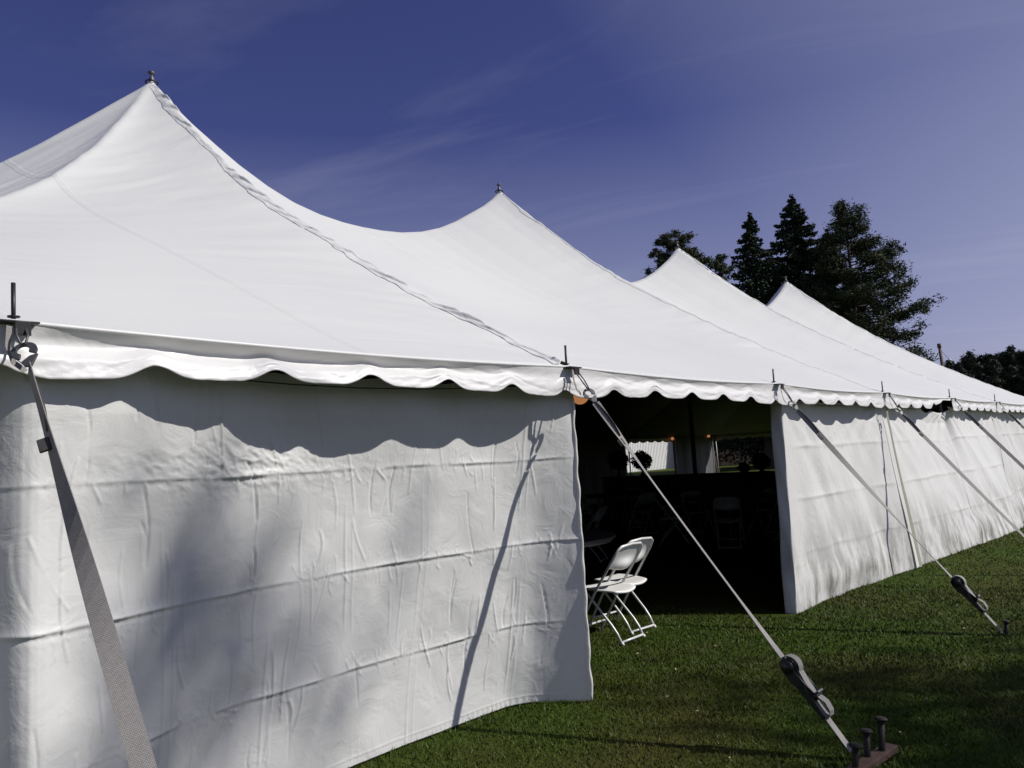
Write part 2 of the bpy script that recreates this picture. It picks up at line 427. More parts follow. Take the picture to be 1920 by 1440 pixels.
lace = lambda y: np.interp(y, tt, lace_t)
hip = lambda y: np.interp(y, tt, hip_t)
RD = np.array([0, .1, .22, .45, .76, 1.1, 1.5, 1.9, 2.32, 2.7, 3.048]); RZ = np.array([6.34, 6.24, 6.13, 5.96, 5.77, 5.57, 5.38, 5.24, 5.15, 5.11, 5.10])
W = 12.192
def roof_z(x, y):
    x = np.asarray(x, float); y = np.asarray(y, float)
    yy = np.minimum(y, W-y); yy = np.clip(yy, 0, 6.096)
    xe = np.minimum(x, 10*L - x)                 # distance from the nearest end
    # middle
    d = np.abs(((x - 2*L) + L) % (2*L) - L)
    ridge = (np.interp(d, RD, RZ) - HE)/(HP-HE)
    k = 1 - (1-ridge)*np.clip(yy/2.2, 0, 1)**0.5
    zmid = HE + (lace(yy)-HE)*k
    # end pyramids
    dxx = np.clip((6.096 - xe)/6.096, 0, 1); dyy = np.clip((6.096-yy)/6.096, 0, 1)
    mx_, mn_ = np.maximum(dxx, dyy), np.minimum(dxx, dyy)
    a = np.where(mx_ > 1e-6, mn_/np.maximum(mx_, 1e-6), 0)
    t = (1-mx_)*6.096
    bb_ = 1-(1-a)**1.5
    zend = lace(t)*(1-bb_) + hip(t)*bb_
    z = np.where(xe < 6.096, zend, zmid)
    # eave sag between the poles
    e = np.clip(1 - yy/0.8, 0, 1)
    z = z - 0.022*e*np.abs(np.sin(np.pi*x/L))
    return z

def roof_detail(x, y):
    """tension ripples that run out of the laced seams and small folds"""
    yy = np.minimum(y, W-y)
    dl = np.abs(((x - 2*L) + L) % (2*L) - L)
    s = np.exp(-dl/0.55)
    h = s*0.015*vnoise(x*1.6, yy*9 + x*2.0, 3, 2)
    h += 0.004*vnoise(x*1.1, yy*7, 5, 2)*np.clip(yy, 0, 1)
    h += 0.012*vnoise(x*0.7, yy*1.2, 9, 2)*np.clip(yy, 0, 1)
    # ripples under the first hip close to the peak
    h += 0.020*np.exp(-((x-5.0)**2 + (yy-4.9)**2)/1.2)*vnoise(x*1.3+yy*.5, yy*11-x*1.5, 12, 2)
    return h*np.clip(yy/0.12, 0, 1)

def lin(a, b, step): return np.linspace(a, b, max(2, int(round((b-a)/step))+1))
for i, (xa, xb) in enumerate(((0, 2*L), (2*L, 4*L), (4*L, 6*L), (6*L, 8*L), (8*L, 10*L))):
    st = 0.035 if i < 2 else 0.07
    X, Y = np.meshgrid(lin(xa, xb, st), lin(0, W, 0.045 if i < 2 else 0.07), indexing='ij')
    Z = roof_z(X, Y) + roof_detail(X, Y)
    grid_obj('canopy_panel', np.stack([X, Y, Z], -1), M['roof'], tent, thick=0.002, inner=M['shade_dark'])

# laced seam flaps
def seam_flap(xc, fine):
    s = np.linspace(0.02, 6.0, 760 if fine else 160)
    for side in (0, 1):
        if side == 1 and not fine: pass
        u = np.linspace(0, 1, 27 if fine else 9)
        S, U = np.meshgrid(s, u, indexing='ij')
        wob = 0.018*vnoise(S*3.1, 0*S, 21+int(xc), 2) + 0.012*vnoise(S*9, 0*S, 4, 1)
        wid = (0.125 if fine else 0.09) + 0.025*vnoise(S*2.0, 0*S+3, 8, 1)
        xx = xc + 0.05 - U*wid + wob*U
        y = S if side == 0 else W - S
        ph = S*14 + U*4.5 + 2.2*vnoise(S*1.7, 0*S, 31+int(xc))
        am = 1.0 if fine else 0.10
        env = np.sin(np.pi*np.clip(U, 0, 1)**0.9)
        ph = (S*3.3 - U*1.35 + 0.55*vnoise(S*1.3, 0*S, 31+int(xc)) + 0.18*vnoise(S*5, U*2, 33)) % 1.0
        ph = 1-ph; pleat = np.where(ph < 0.86, ph/0.86, (1-ph)/0.14)
        lift = (0.004 if fine else 0.0025) + am*env*(0.003+0.030*pleat*(0.55+0.75*vnoise(S*2.3, 0*S, 41))+0.004*vnoise(S*15, U*3, 47, 2))
        z = roof_z(xx, y) + roof_detail(xx, y) + lift
        grid_obj('seam_flap', np.stack([xx, y, z], -1), M['roof'], tent, thick=0.003)
for k, xc in enumerate((2*L, 4*L, 6*L, 8*L)): seam_flap(xc, k == 0)

# valance: hangs from the eave with a scalloped lower edge
def scallop(x):
    p = (x/(L/6) + 0.591) % 1.0
    notch = np.exp(-((p-0.5)/0.17)**2)
    return 0.052*notch - 0.004
def valance(side):
    ln = 10*L if side in (0, 2) else W
    st = 0.012 if side == 0 else 0.06
    x = lin(0, ln, st)
    if side == 0: x = np.unique(np.concatenate([lin(0, 7.2, 0.011), lin(7.2, 18, 0.025), lin(18, ln, 0.05)]))
    v = np.linspace(0, 1, 23 if side == 0 else 7)
    X, V = np.meshgrid(x, v, indexing='ij')
    bay = np.abs(np.sin(np.pi*X/L))
    H = 0.208 - 0.058*bay**0.6 - scallop(X)
    if side == 0:
        up = np.clip((X-14.05)/0.12, 0, 1)*np.clip((15.25-X)/0.05, 0, 1)
        H = H*(1-0.80*up*np.clip((X-13.9)/0.9, 0.35, 1))
    tuck = np.where((X > L) & (X < 2*L), 1.45-1.15*(X-L)/L, 0.40) * bay**0.5
    if side != 0: tuck = tuck*0.4
    out = 0.010 + tuck*(-0.050*np.sin(np.clip(V/0.62, 0, 1)*np.pi)**1.3 + 0.030*np.clip((V-0.42)/0.5, 0, 1)**1.1)
    out += 0.008*V*vnoise(X*2.2, V*1.5, 51, 2) + 0.006*vnoise(X*7+V*3, V*3, 52, 2)*V**0.5
    out += 0.007*np.abs(vnoise(X*13+V*9, V*6, 53, 3))*V**0.5
    if side == 0:      # long slanting creases in the near bays
        for c0, dl, am in ((3.5, .7, .006), (3.9, .5, -.005), (4.4, .8, .006), (4.95, .5, .005), (5.3, .6, -.005), (6.6, .8, .005), (7.3, .9, .005), (8.2, .8, -.004)):
            q = (V - 0.25 - (X-c0)/dl*0.6)
            out += am*np.exp(-(q/0.05)**2)*np.exp(-((X-c0-dl/2)/(dl*0.6))**2)
    Z = HE - 0.004 - 0.022*bay - V*H + (0.0)
    if side == 0: P = np.stack([X, -out, Z], -1)
    elif side == 2: P = np.stack([X, W+out, Z], -1)
    elif side == 1: P = np.stack([-out, X, Z], -1)
    else: P = np.stack([10*L+out, X, Z], -1)
    return grid_obj('valance', P, M['valance'], tent, thick=0.0015)
for s in range(4): valance(s)
# hem rope sewn into the eave edge
hem = MB()
hx = np.linspace(0, 10*L, 161)
hem.tube([(x, -0.006, HE-0.004-0.022*abs(math.sin(math.pi*x/L))) for x in hx], 0.009, 8)
hem.build('eave_hem', M['valance'], tent, True)
for pp_ in ([(x, W+0.006, HE-0.004-0.022*abs(math.sin(math.pi*x/L))) for x in hx], [(10*L+0.006, y, HE-0.010) for y in np.linspace(0, W, 41)], [(-0.006, y, HE-0.010) for y in np.linspace(0, W, 41)]):
    hem = MB(); hem.tube(pp_, 0.018, 8); hem.build('eave_hem', M['shade_dark'], tent, True)

# sidewalls ------------------------------------------------------
def segs(n, x0, x1, zlines, seed, near_lines=True):
    r = np.random.default_rng(seed); out = []
    for _ in range(n):
        x = r.uniform(x0, x1); z = r.uniform(0.1, 1.85); ln = r.uniform(0.12, 0.42); a = r.normal(0, 0.17)
        out.append((x, z, x+math.sin(a)*ln, z+math.cos(a)*ln, r.uniform(0.0042, 0.0095)*r.choice([1, 1, 1, -1]), r.uniform(0.0032, 0.0052)))
    if near_lines:
        for zl in zlines:
            for _ in range(int(n*0.9)):
                x = r.uniform(x0, x1); ln = r.uniform(0.025, 0.11); a = r.normal(0.35, 0.45); sg = r.choice([-1, -1, 1])
                out.append((x, zl+sg*0.006, x+math.sin(a)*ln, zl+sg*math.cos(a)*ln, r.uniform(0.003, 0.0065), r.uniform(0.003, 0.0048)))
    return out
def add_segs(h, X, Z, sg):
    xs = X[:, 0]; zs = Z[0, :]
    for x0, z0, x1, z1, am, wd in sg:
        pad = wd*4
        ia, ib = np.searchsorted(xs, min(x0, x1)-pad), np.searchsorted(xs, max(x0, x1)+pad)
        ja, jb = np.searchsorted(zs, min(z0, z1)-pad), np.searchsorted(zs, max(z0, z1)+pad)
        if ib <= ia or jb <= ja: continue
        sx, sz = X[ia:ib, ja:jb], Z[ia:ib, ja:jb]
        dx_, dz_ = x1-x0, z1-z0; l2 = dx_*dx_+dz_*dz_
        t = np.clip(((sx-x0)*dx_+(sz-z0)*dz_)/l2, 0, 1)
        # slight bow
        bx = x0+t*dx_+0.02*math.sin(x0*50)*np.sin(np.pi*t); bz = z0+t*dz_
        d = np.hypot(sx-bx, sz-bz)
        h[ia:ib, ja:jb] += am*np.exp(-(d/wd)**2)*np.sin(np.pi*np.clip(t*0.9+0.05, 0, 1))**0.5
    return h
BX = np.array([-.1, 0, .25, 1.0, 2.2, 2.7, 2.9, 3.0, 3.07, 3.12, 3.35, 3.8, 4.69, 5.62, 5.82, 5.98, 6.1, 6.2, 6.3])
BO = np.array([.05, .05, .2, .42, .46, .46, .40, .27, .10, .05, .20, .42, .46, .46, .44, .355, .22, .065, -.02])
TX = np.array([-.1, 0, .9, 1.8, 2.7, 2.93, 3.09, 3.4, 3.9, 4.35, 4.85, 5.37, 5.95, 6.1, 6.2, 6.3])
TO = np.array([.05, .05, .2, .22, .26, .22, .035, .085, .175, .235, .245, .235, .145, .10, .065, .05])
def smooth_interp(x, xp, fp, w=0.05):
    return (np.interp(x-w, xp, fp)+np.interp(x+w, xp, fp)+2*np.interp(x, xp, fp)+np.interp(x-w/2, xp, fp)+np.interp(x+w/2, xp, fp))/6
def near_wall():
    x = np.unique(np.round(np.concatenate([lin(0.0, 2.7, 0.05), lin(2.7, 6.205, 0.006)]), 5))
    z = np.linspace(0.010, 1.988, 334)
    X, Z = np.meshgrid(x, z, indexing='ij')
    bo = smooth_interp(X, BX, BO, 0.045); to = smooth_interp(X, TX, TO, 0.05)
    w = np.clip(Z/1.78, 0, 1)
    off = bo*(1-w**1.25) + to*w**1.25
    off = off - 0.02*np.sin(np.pi*w)*np.sin(np.pi*np.clip((X-3.1)/3.05, 0, 1))
    h = np.zeros_like(X)
    # broad swags
    h += 0.026*vnoise(X*1.5+Z*0.9, Z*1.3-X*0.5, 61, 2) + 0.004*vnoise(X*4.2+Z*2.8, Z*2.2-X*1.2, 62, 2)
    h += 0.0015*vnoise(X*9, Z*1.6, 63, 2)*np.clip((Z-0.1)/0.4, 0, 1)
    ed = np.clip((6.2-X)/0.25, 0, 1)
    h *= 0.12+0.88*ed
    # slanting hollows and bellies where the slack cloth drapes
    for cx_, cz_, ln_, wd_, an_, am_ in ((3.72, 1.22, .22, .10, 20, -.030), (3.88, 1.20, .24, .09, 25, .024), (3.62, .80, .22, .10, 35, -.026), (3.80, .86, .26, .09, 35, .020),
            (4.12, .92, .36, .08, 40, -.022), (4.28, .84, .34, .08, 40, .020), (3.50, .58, .2, .09, 30, -.022), (3.88, .52, .28, .08, 42, .020), (4.02, .45, .3, .07, 40, -.018),
            (4.62, .95, .36, .07, 42, .016), (4.95, 1.15, .30, .08, 35, -.014), (4.72, .34, .36, .09, 45, .016), (5.25, .70, .34, .08, 38, -.012), (5.05, .62, .34, .08, 38, .012), (5.6, 1.2, .3, .1, 30, .010), (4.4, 1.32, .3, .08, 35, -.012)):
        a_ = R(an_); du = (X-cx_)*math.cos(a_)-(Z-cz_)*math.sin(a_); dv = (X-cx_)*math.sin(a_)+(Z-cz_)*math.cos(a_)
        du = du + 0.03*vnoise(X*3, Z*3, 65)
        h += 0.45*am_*np.exp(-(du/wd_)**2-(dv/ln_)**2)
    # vertical wrinkles under the clips at the top
    h += 0.006*vnoise(X*7, Z*0.9, 64, 2)*np.clip((Z-1.35)/0.5, 0, 1)
    # the three packing folds, kinked along their length
    for k, zl in enumerate((0.50, 1.005, 1.52)):
        zz = Z - zl - 0.009*vnoise(X*2.3, 0*X+k, 70+k, 3, 0.6)
        am = 0.013*(0.75+0.6*vnoise(X*2.6, 0*X+k*3.3, 75+k, 2))
        am = am*(0.55+0.9*np.clip(vnoise(X*5.5, 0*X+k*1.7, 79+k, 2), -0.5, 1))
        h += am*np.where(zz > 0, np.exp(-zz/0.018), np.exp(zz/0.005))
        h -= 0.25*am*np.exp(-((zz+0.016)/0.010)**2)
        h += 0.004*np.abs(vnoise(X*24, Z*7, 99+k, 2))*np.exp(-np.abs(zz+0.02)/0.035)*np.clip(vnoise(X*1.9, 0*X+k, 104)+0.5, 0, 1)
    # fold lines that run up and down
    for k, xl in enumerate((3.62, 4.18, 4.62, 5.08, 5.52, 5.86)):
        xx = X - xl - 0.03*vnoise(0*X+k, Z*1.1, 80+k) - 0.04*(Z-1)*(1 if k % 2 else -1)
        am = 0.0048*np.clip(0.45+1.5*vnoise(0*X+k*2.2, Z*2.0, 86+k), 0, 1)
        h += am*np.exp(-(xx/0.006)**2)
        h += 0.6*am*np.exp(-((xx-0.045)/0.005)**2)
    h = add_segs(h, X, Z, segs(110, 3.1, 6.1, (0.5, 1.005, 1.52), 11))
    # crumpled patch under the valance
    cr = np.exp(-(((X-4.0)/0.45)**2+((Z-1.56)/0.10)**2))
    h += cr*0.009*(1-np.abs(vnoise(X*17+Z*9, Z*20, 95, 3))*2)
    # hem with gathers
    hm = np.clip(1-np.abs(Z-0.055)/0.006, 0, 1)
    h += 0.0025*hm
    h += 0.0016*np.sin(X*160+3*vnoise(X*6, 0*X, 96))*np.clip((0.06-Z)/0.02, 0, 1)*np.clip((X-5.0)/0.8, 0, 1)
    Y = off - h
    # sag of the top edge between clips
    Zo = Z - np.clip((Z-1.7)/0.25, 0, 1)**2*0.018*np.abs(np.sin(np.pi*(X+0.1)/0.61))
    return grid_obj('sidewall', np.stack([X, Y, Zo], -1), M['wall'], tent, thick=0.0015, inner=M['shade_dark'], flip=False)
near_wall()
# rolled edge of the near panel
eb = MB(); zz = np.linspace(0.012, 1.93, 60)
eb.tube([(6.203+0.004*math.sin(z*21), float(np.interp(1, [0, 1], [0, 1]))*(0.065*(1-(z/1.78 if z < 1.78 else 1)**1.25)+0.065*((z/1.78 if z < 1.78 else 1)**1.25))+0.003*math.sin(z*37), z) for z in zz], [0.008+0.004*abs(math.sin(z*13)) for z in zz], 8)
eb.build('wall_edge_hem', M['wall'], tent, True)

FX = np.array([9.0, 9.6, 10.6, 11.6, 12.25, 13.0, 13.85, 15.0, 16.2, 17.3, 18.3, 20, 22, 26, 30.5])
FO = np.array([0.02, .03, .03, -.06, -.14, -.16, -.23, -.30, -.40, -.36, -.22, -.12, -.06, 0, .05])
def far_wall(xa, xb, seed, returns=False):
    x = lin(xa, xb, 0.014 if xa < 15 else 0.03); z = np.linspace(-0.006, 1.985, 142)
    X, Z = np.meshgrid(x, z, indexing='ij')
    w = np.clip(Z/1.8, 0, 1)
    bay = np.abs(np.sin(np.pi*X/L))
    off = np.interp(X, FX, FO)*(1-w) + (0.06+0.09*bay)*w
    h = 0.045*vnoise(X*1.6+Z*0.5, Z*0.6-X*0.2, seed, 2)
    # drapes that fan out from the pole tops
    for xp in (3*L, 4*L, 5*L, 6*L, 7*L, 8*L):
        dxp = X-xp; ang = dxp/np.maximum(2.15-Z, 0.15)
        h += 0.036*np.sin(ang*9+seed)*np.exp(-np.abs(ang)*1.1)*np.exp(-np.abs(dxp)/0.9)*w**0.3
    h += 0.010*vnoise(X*3.4+Z*1.6, Z*1.2, seed+2, 2) + 0.0022*vnoise(X*11+Z*2, Z*1.8, seed+3, 2)
    for k, zl in enumerate((0.50, 1.0, 1.5)):
        zz_ = Z-zl-0.008*vnoise(X*2.3, 0*X+k, seed+5+k, 2)
        am = 0.009*(0.7+0.5*vnoise(X*2.0, 0*X+k*3, seed+9+k))
        h += am*np.where(zz_ > 0, np.exp(-zz_/0.04), np.exp(zz_/0.010))
    h = add_segs(h, X, Z, segs(26, xa, xb, (0.5, 1.0, 1.5), seed+40))
    # bulge along the foot
    h += 0.05*np.exp(-((Z-0.22)/0.17)**2)*np.clip(vnoise(X*1.2, 0*X, seed+13)+0.25, 0, 1)
    h = h*np.clip((X-9.35)/0.6, 0.12, 1)*np.clip((X-xa)/0.35, 0.1, 1)*np.clip((xb-X)/0.35, 0.1, 1)
    Y = off-h
    Zo = Z - np.clip((Z-1.7)/0.25, 0, 1)**2*0.03*np.abs(np.sin(np.pi*X/0.61))
    gapx = np.clip((X-14.1)/0.3, 0, 1)*np.clip((15.35-X)/0.1, 0, 1)
    Zo = Zo - 0.085*gapx*np.clip((Zo-1.2)/0.7, 0, 1)
    P = np.stack([X - ((0.19*(1-w)-0.015*w)*np.clip((10.2-X)/0.8, 0, 1) if returns else 0), Y, Zo], -1)
    if returns:
        nr = 10; add = np.zeros((nr, P.shape[1], 3))
        for i in range(nr):
            t = (nr-i)/nr
            add[i] = P[0]; add[i, :, 0] -= 0.02*np.sin(t*math.pi/2); add[i, :, 1] += 0.105*t
            add[i, :, 0] += 0.003*np.sin(z*11+i*0.5)
            add[i, :, 1] += 0.008*np.sin(z*5)*t
        P = np.concatenate([add, P], 0)
    return grid_obj('sidewall', P, M['wall_dirty'], tent, thick=0.0015, inner=M['shade_dark'])
far_wall(9.42, 12.27, 101, True)
far_wall(12.25, 18.32, 131)
far_wall(18.30, 24.40, 161)
far_wall(24.38, 30.44, 191)
# seam tape where two wall panels overlap at the fourth eave spike
st = MB()
zs = np.linspace(0.02, 1.9, 40)
v = []; 
for z in zs:
    yb = -0.14*(1-min(1, z/1.8)) + 0.06*min(1, z/1.8) - 0.045
    xo = 12.26+0.012*math.sin(z*4)
    hw = 0.018+0.022*max(0, math.sin(z*2.4+0.6))
    v.append((Vector((xo-hw, yb-0.004, z)), Vector((xo+hw, yb-0.012, z))))
base = len(st.v)
for a, b_ in v: st.v += [a, b_]
for i in range(len(v)-1): st.f.append((2*i, 2*i+1, 2*i+3, 2*i+2))
o = st.build('seam_tape', M['zip'], tent); s_ = o.modifiers.new('thickness', 'SOLIDIFY'); s_.thickness = 0.003

# back and end walls (plain panels, mostly unseen); one bay of the long back side is open, and the first bays of the far end
def plain_wall(p0, p1, seed):
    p0, p1 = Vector(p0), Vector(p1); ln = (p1-p0).length; d = (p1-p0)/ln; nrm = Vector((d.y, -d.x, 0))
    s = lin(0, ln, 0.08); z = lin(-0.006, 2.095, 0.08)
    S, Z = np.meshgrid(s, z, indexing='ij'); h = 0.03*vnoise(S*3, Z*0.8, seed, 2)
    P = np.stack([p0.x+d.x*S+nrm.x*h, p0.y+d.y*S+nrm.y*h, Z], -1)
    grid_obj('sidewall', P, M['shade_dark'], tent, thick=0.0015)
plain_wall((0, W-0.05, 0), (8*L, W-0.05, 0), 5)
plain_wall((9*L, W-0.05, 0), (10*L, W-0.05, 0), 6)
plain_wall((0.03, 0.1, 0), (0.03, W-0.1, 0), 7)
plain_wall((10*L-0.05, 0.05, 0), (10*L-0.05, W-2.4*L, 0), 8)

# poles
def side_pole(x, y, big=True):
    p = MB(); 
    ix = 0.0; iy = 0.0
    if y < 1: iy = (0.42 if x < 9 else 0.17) if 0 < x < 29 else 0.1
    if y < 1 and abs(x-3*L) < 0.1: ix = 0.40; iy = 0.20
    elif y > W-1: iy = -0.2
    elif y > 1 and x < 1: ix = 0.2
    elif y > 1: ix = -0.2
    p.tube([(x+ix, y+iy, 0.0), (x+ix*(0.1 if x > 10 or x < 9 else 0.75), y+iy*(0.3 if x < 9 else 0.8), HE-0.03)], 0.022, 12)
    o = p.build('side_pole', M['pole'], tent, True)
    q = MB(); q.tube([(x, y-0.0, HE-0.06), (x-0.003, y-0.004, HE+0.135)], 0.0072, 10)
    q.lathe([(0.012, HE+0.012), (0.020, HE+0.014), (0.020, HE+0.019), (0.010, HE+0.021)], (x, y, 0), 14)
    q.build('spike', M['steel_dark'], o, True)
for i in range(11):
    side_pole(i*L, 0.012); side_pole(i*L, W-0.012)
for i in (2, 4, 6, 8):
    pass
for j in (1, 2, 3):
    side_pole(0.012, j*L); side_pole(10*L-0.012, j*L)
for k in (2, 4, 6, 8):
    c = MB(); c.tube([(k*L, 6.096, 0), (k*L, 6.096, HP-0.05)], 0.05, 16); po = c.build('centre_pole', M['pole'], tent, True)
    q = MB(); x0, y0 = k*L, 6.096
    q.lathe([(0.030, HP-0.03), (0.034, HP+0.005), (0.020, HP+0.045), (0.012, HP+0.06), (0.012, HP+0.072),
             (0.034, HP+0.080), (0.040, HP+0.093), (0.034, HP+0.106), (0.012, HP+0.112), (0.010, HP+0.125)], (x0, y0, 0), 16)
    q.tube([(x0-0.045, y0, HP+0.093), (x0+0.045, y0, HP+0.093)], 0.008, 8)
    q.build('pole_cap', M['steel'], po, True)
    g = MB()
    g.tube([(x0+0.068*math.cos(R(a)), y0+0.068*math.sin(R(a)), HP-0.028) for a in range(0, 361, 20)], 0.009, 8)
    g.build('peak_ring', M['steel_dark'], po, True)

# ------------------------------------------------------------------ guy straps
def ribbon(pts, wvecs, width, thick, name, mat, parent, sag=0.0):
    """pts list of Vector, wvecs width directions; closed box section, uv = (across, along) in metres"""
    V, F, U = [], [], []; l = 0
    for i, (p, w) in enumerate(zip(pts, wvecs)):
        t = (pts[min(i+1, len(pts)-1)]-pts[max(i-1, 0)]).normalized()
        w = (w - t*w.dot(t)).normalized(); nn = t.cross(w).normalized()
        if i: l += (p-pts[i-1]).length
        for a, b2 in ((-1, -1), (1, -1), (1, 1), (-1, 1)):
            V.append(p + w*(a*width/2) + nn*(b2*thick/2)); U.append((a*width/2 + (0.0 if b2 < 0 else 0.0), l))
    for i in range(len(pts)-1):
        for k in range(4):
            a, b2 = i*4+k, i*4+(k+1) % 4
            F.append((a, b2, b2+4, a+4))
    F.append((3, 2, 1, 0)); n4 = (len(pts)-1)*4; F.append((n4, n4+1, n4+2, n4+3))
    return mesh_obj(name, V, F, mat, parent, False, U)

def hook_plate(o, ax, ay, nn, s=1.0):
    """flat snap hook: teardrop ring with an opening"""
    mb = MB()
    N = 22; outer = []; inner = []
    for k in range(N+1):
        a = R(-40 + 280*k/N)
        ro = 0.040*s; ri = 0.019*s
        outer.append((ro*math.cos(a), ro*0.92*math.sin(a)+0.01*s)); inner.append((ri*math.cos(a)-0.003*s, ri*math.sin(a)+0.014*s))
    # ring as quads
    o, ax, ay, nn = Vector(o), Vector(ax), Vector(ay), Vector(nn); th = 0.009*s
    b0 = 0
    for (a, b), (c, d) in zip(outer, inner):
        for sg in (-0.5, 0.5):
            mb.v.append(o+ax*a+ay*b+nn*th*sg); mb.v.append(o+ax*c+ay*d+nn*th*sg)
    for k in range(N):
        i = 4*k
        mb.f += [(i, i+4, i+5, i+1), (i+2, i+3, i+7, i+6), (i, i+2, i+6, i+4), (i+1, i+5, i+7, i+3)]
    mb.f += [(0, 1, 3, 2), (4*N, 4*N+2, 4*N+3, 4*N+1)]
    # neck
    mb.prism([(0.036*s, -0.02*s), (0.010*s, -0.064*s), (-0.012*s, -0.060*s), (-0.016*s, -0.038*s), (0.012*s, -0.020*s)], o, ax, ay, nn, th*1.02)
    mb.prism([(-0.016*s, -0.040*s), (-0.010*s, -0.060*s), (-0.030*s, -0.012*s), (-0.036*s, -0.004*s)], o, ax, ay, nn, th*0.8)
    return mb

GS = 'guy straps along the near eave'
def guy(i, stake, label, twist, wid=0.05, sharp=True, ratchet=None, hook=(0.04, -0.115, 1.925)):
    x = i*L
    top = Vector((x+hook[0], hook[1], hook[2])); stake = Vector(stake)
    root = empty('guy_strap', (stake.x, stake.y, 0))
    tag(root, label, 'guy strap', GS)
    off = root.location
    def P(v): return Vector(v) - off
    d = (stake-top).normalized()
    side = Vector((1, 0, 0))
    nn = d.cross(side).normalized()
    # bracket / grommet plate at the eave, links and hook
    br = MB(); br.box(P((x, -0.03, HE-0.012)), (0.12, 0.07, 0.007)); br.box(P((x+0.008, -0.062, HE-0.035)), (0.05, 0.008, 0.05))
    br.build('eave_plate', M['steel_dark'], root, False, 0.002)
    pin = Vector((x+0.003, -0.055, HE-0.03)); ring = top + Vector((-0.006, 0.0, 0.03))
    lk_ = MB()
    for s2 in (-1, 1):
        lk_.tube([P(pin+Vector((s2*0.014, 0, 0))), P(pin.lerp(ring, 0.5)+Vector((s2*0.017, -0.004, 0))), P(ring+Vector((s2*0.007, 0, 0)))], 0.0042, 8)
    lk_.tube([P(pin+Vector((-0.016, 0, 0))), P(pin+Vector((0.016, 0, 0)))], 0.0042, 8)
    lk_.build('link', M['steel'], root, True)
    lp = MB(); q0 = pin+Vector((-0.035, -0.005, 0))
    lw = [P(q0), P(q0+Vector((-0.006, -0.01, -0.07))), P(q0+Vector((0.010, -0.016, -0.125))), P(q0+Vector((0.045, -0.02, -0.155)))]
    fine = []
    for k in range(3):
        for t in (0, .25, .5, .75): fine.append(lw[k].lerp(lw[k+1], t))
    fine.append(lw[-1])
    ribbon(fine, [Vector((1, 0.2, 0.3))]*len(fine), 0.018, 0.002, 'safety_loop', M['web'], root)
    yax = -d; xax = (Vector((0.80, -0.55, 0.1)) - yax*Vector((0.80, -0.55, 0.1)).dot(yax)).normalized()
    hn = xax.cross(yax).normalized()
    hook_plate(P(top), xax, yax, hn).build('snap_hook', M['steel'], root, False, 0.0015)
    # webbing
    s0 = top + d*0.068
    s1 = stake
    if ratchet:
        fa, fb = ratchet       # heights where the ratchet begins and ends
        ta = (s0.z-fa)/(s0.z-s1.z); tb = (s0.z-fb)/(s0.z-s1.z)
        segl = ((s0, s0.lerp(s1, ta+0.02)), (s0.lerp(s1, tb-0.02), s1))
    else: segl = ((s0, s1),)
    for k, (a, b2) in enumerate(segl):
        pts, wv = [], []
        nseg = 40 if k == 0 else 8
        for j in range(nseg+1):
            t = j/nseg
            p = a.lerp(b2, t); p = p + Vector((0, 0, -0.012*math.sin(math.pi*t))) if k == 0 else p
            an = twist(t if k == 0 else 1.0)
            wv.append(side*math.cos(an)+nn*math.sin(an)); pts.append(P(p))
        ribbon(pts, wv, wid, 0.0028, 'webbing', M['web'], root)
    # doubled loop near the hook
    pts = [P(s0.lerp(s1, t)+hn*0.006*math.sin(math.pi*t/0.12)+xax*0.012*math.sin(math.pi*t/0.12)) for t in np.linspace(0, 0.12, 10)]
    ribbon(pts, [hn]*10, 0.022, 0.003, 'stitched_loop', M['webdark'], root)
    # label sleeve / keeper
    kp = s0.lerp(s1, 0.14)
    tg = MB(); rot = Matrix((side, d, nn)).transposed()
    tg.box(P(kp - xax*0.019 - d*0.004), (0.034, 0.05, 0.010), Matrix((xax, d, hn)).transposed()); tg.build('keeper', M['webdark'], root, False, 0.003)
    if ratchet:
        build_ratchet(root, P(s0.lerp(s1, ta)), P(s0.lerp(s1, tb)), d, side, nn)
    return root

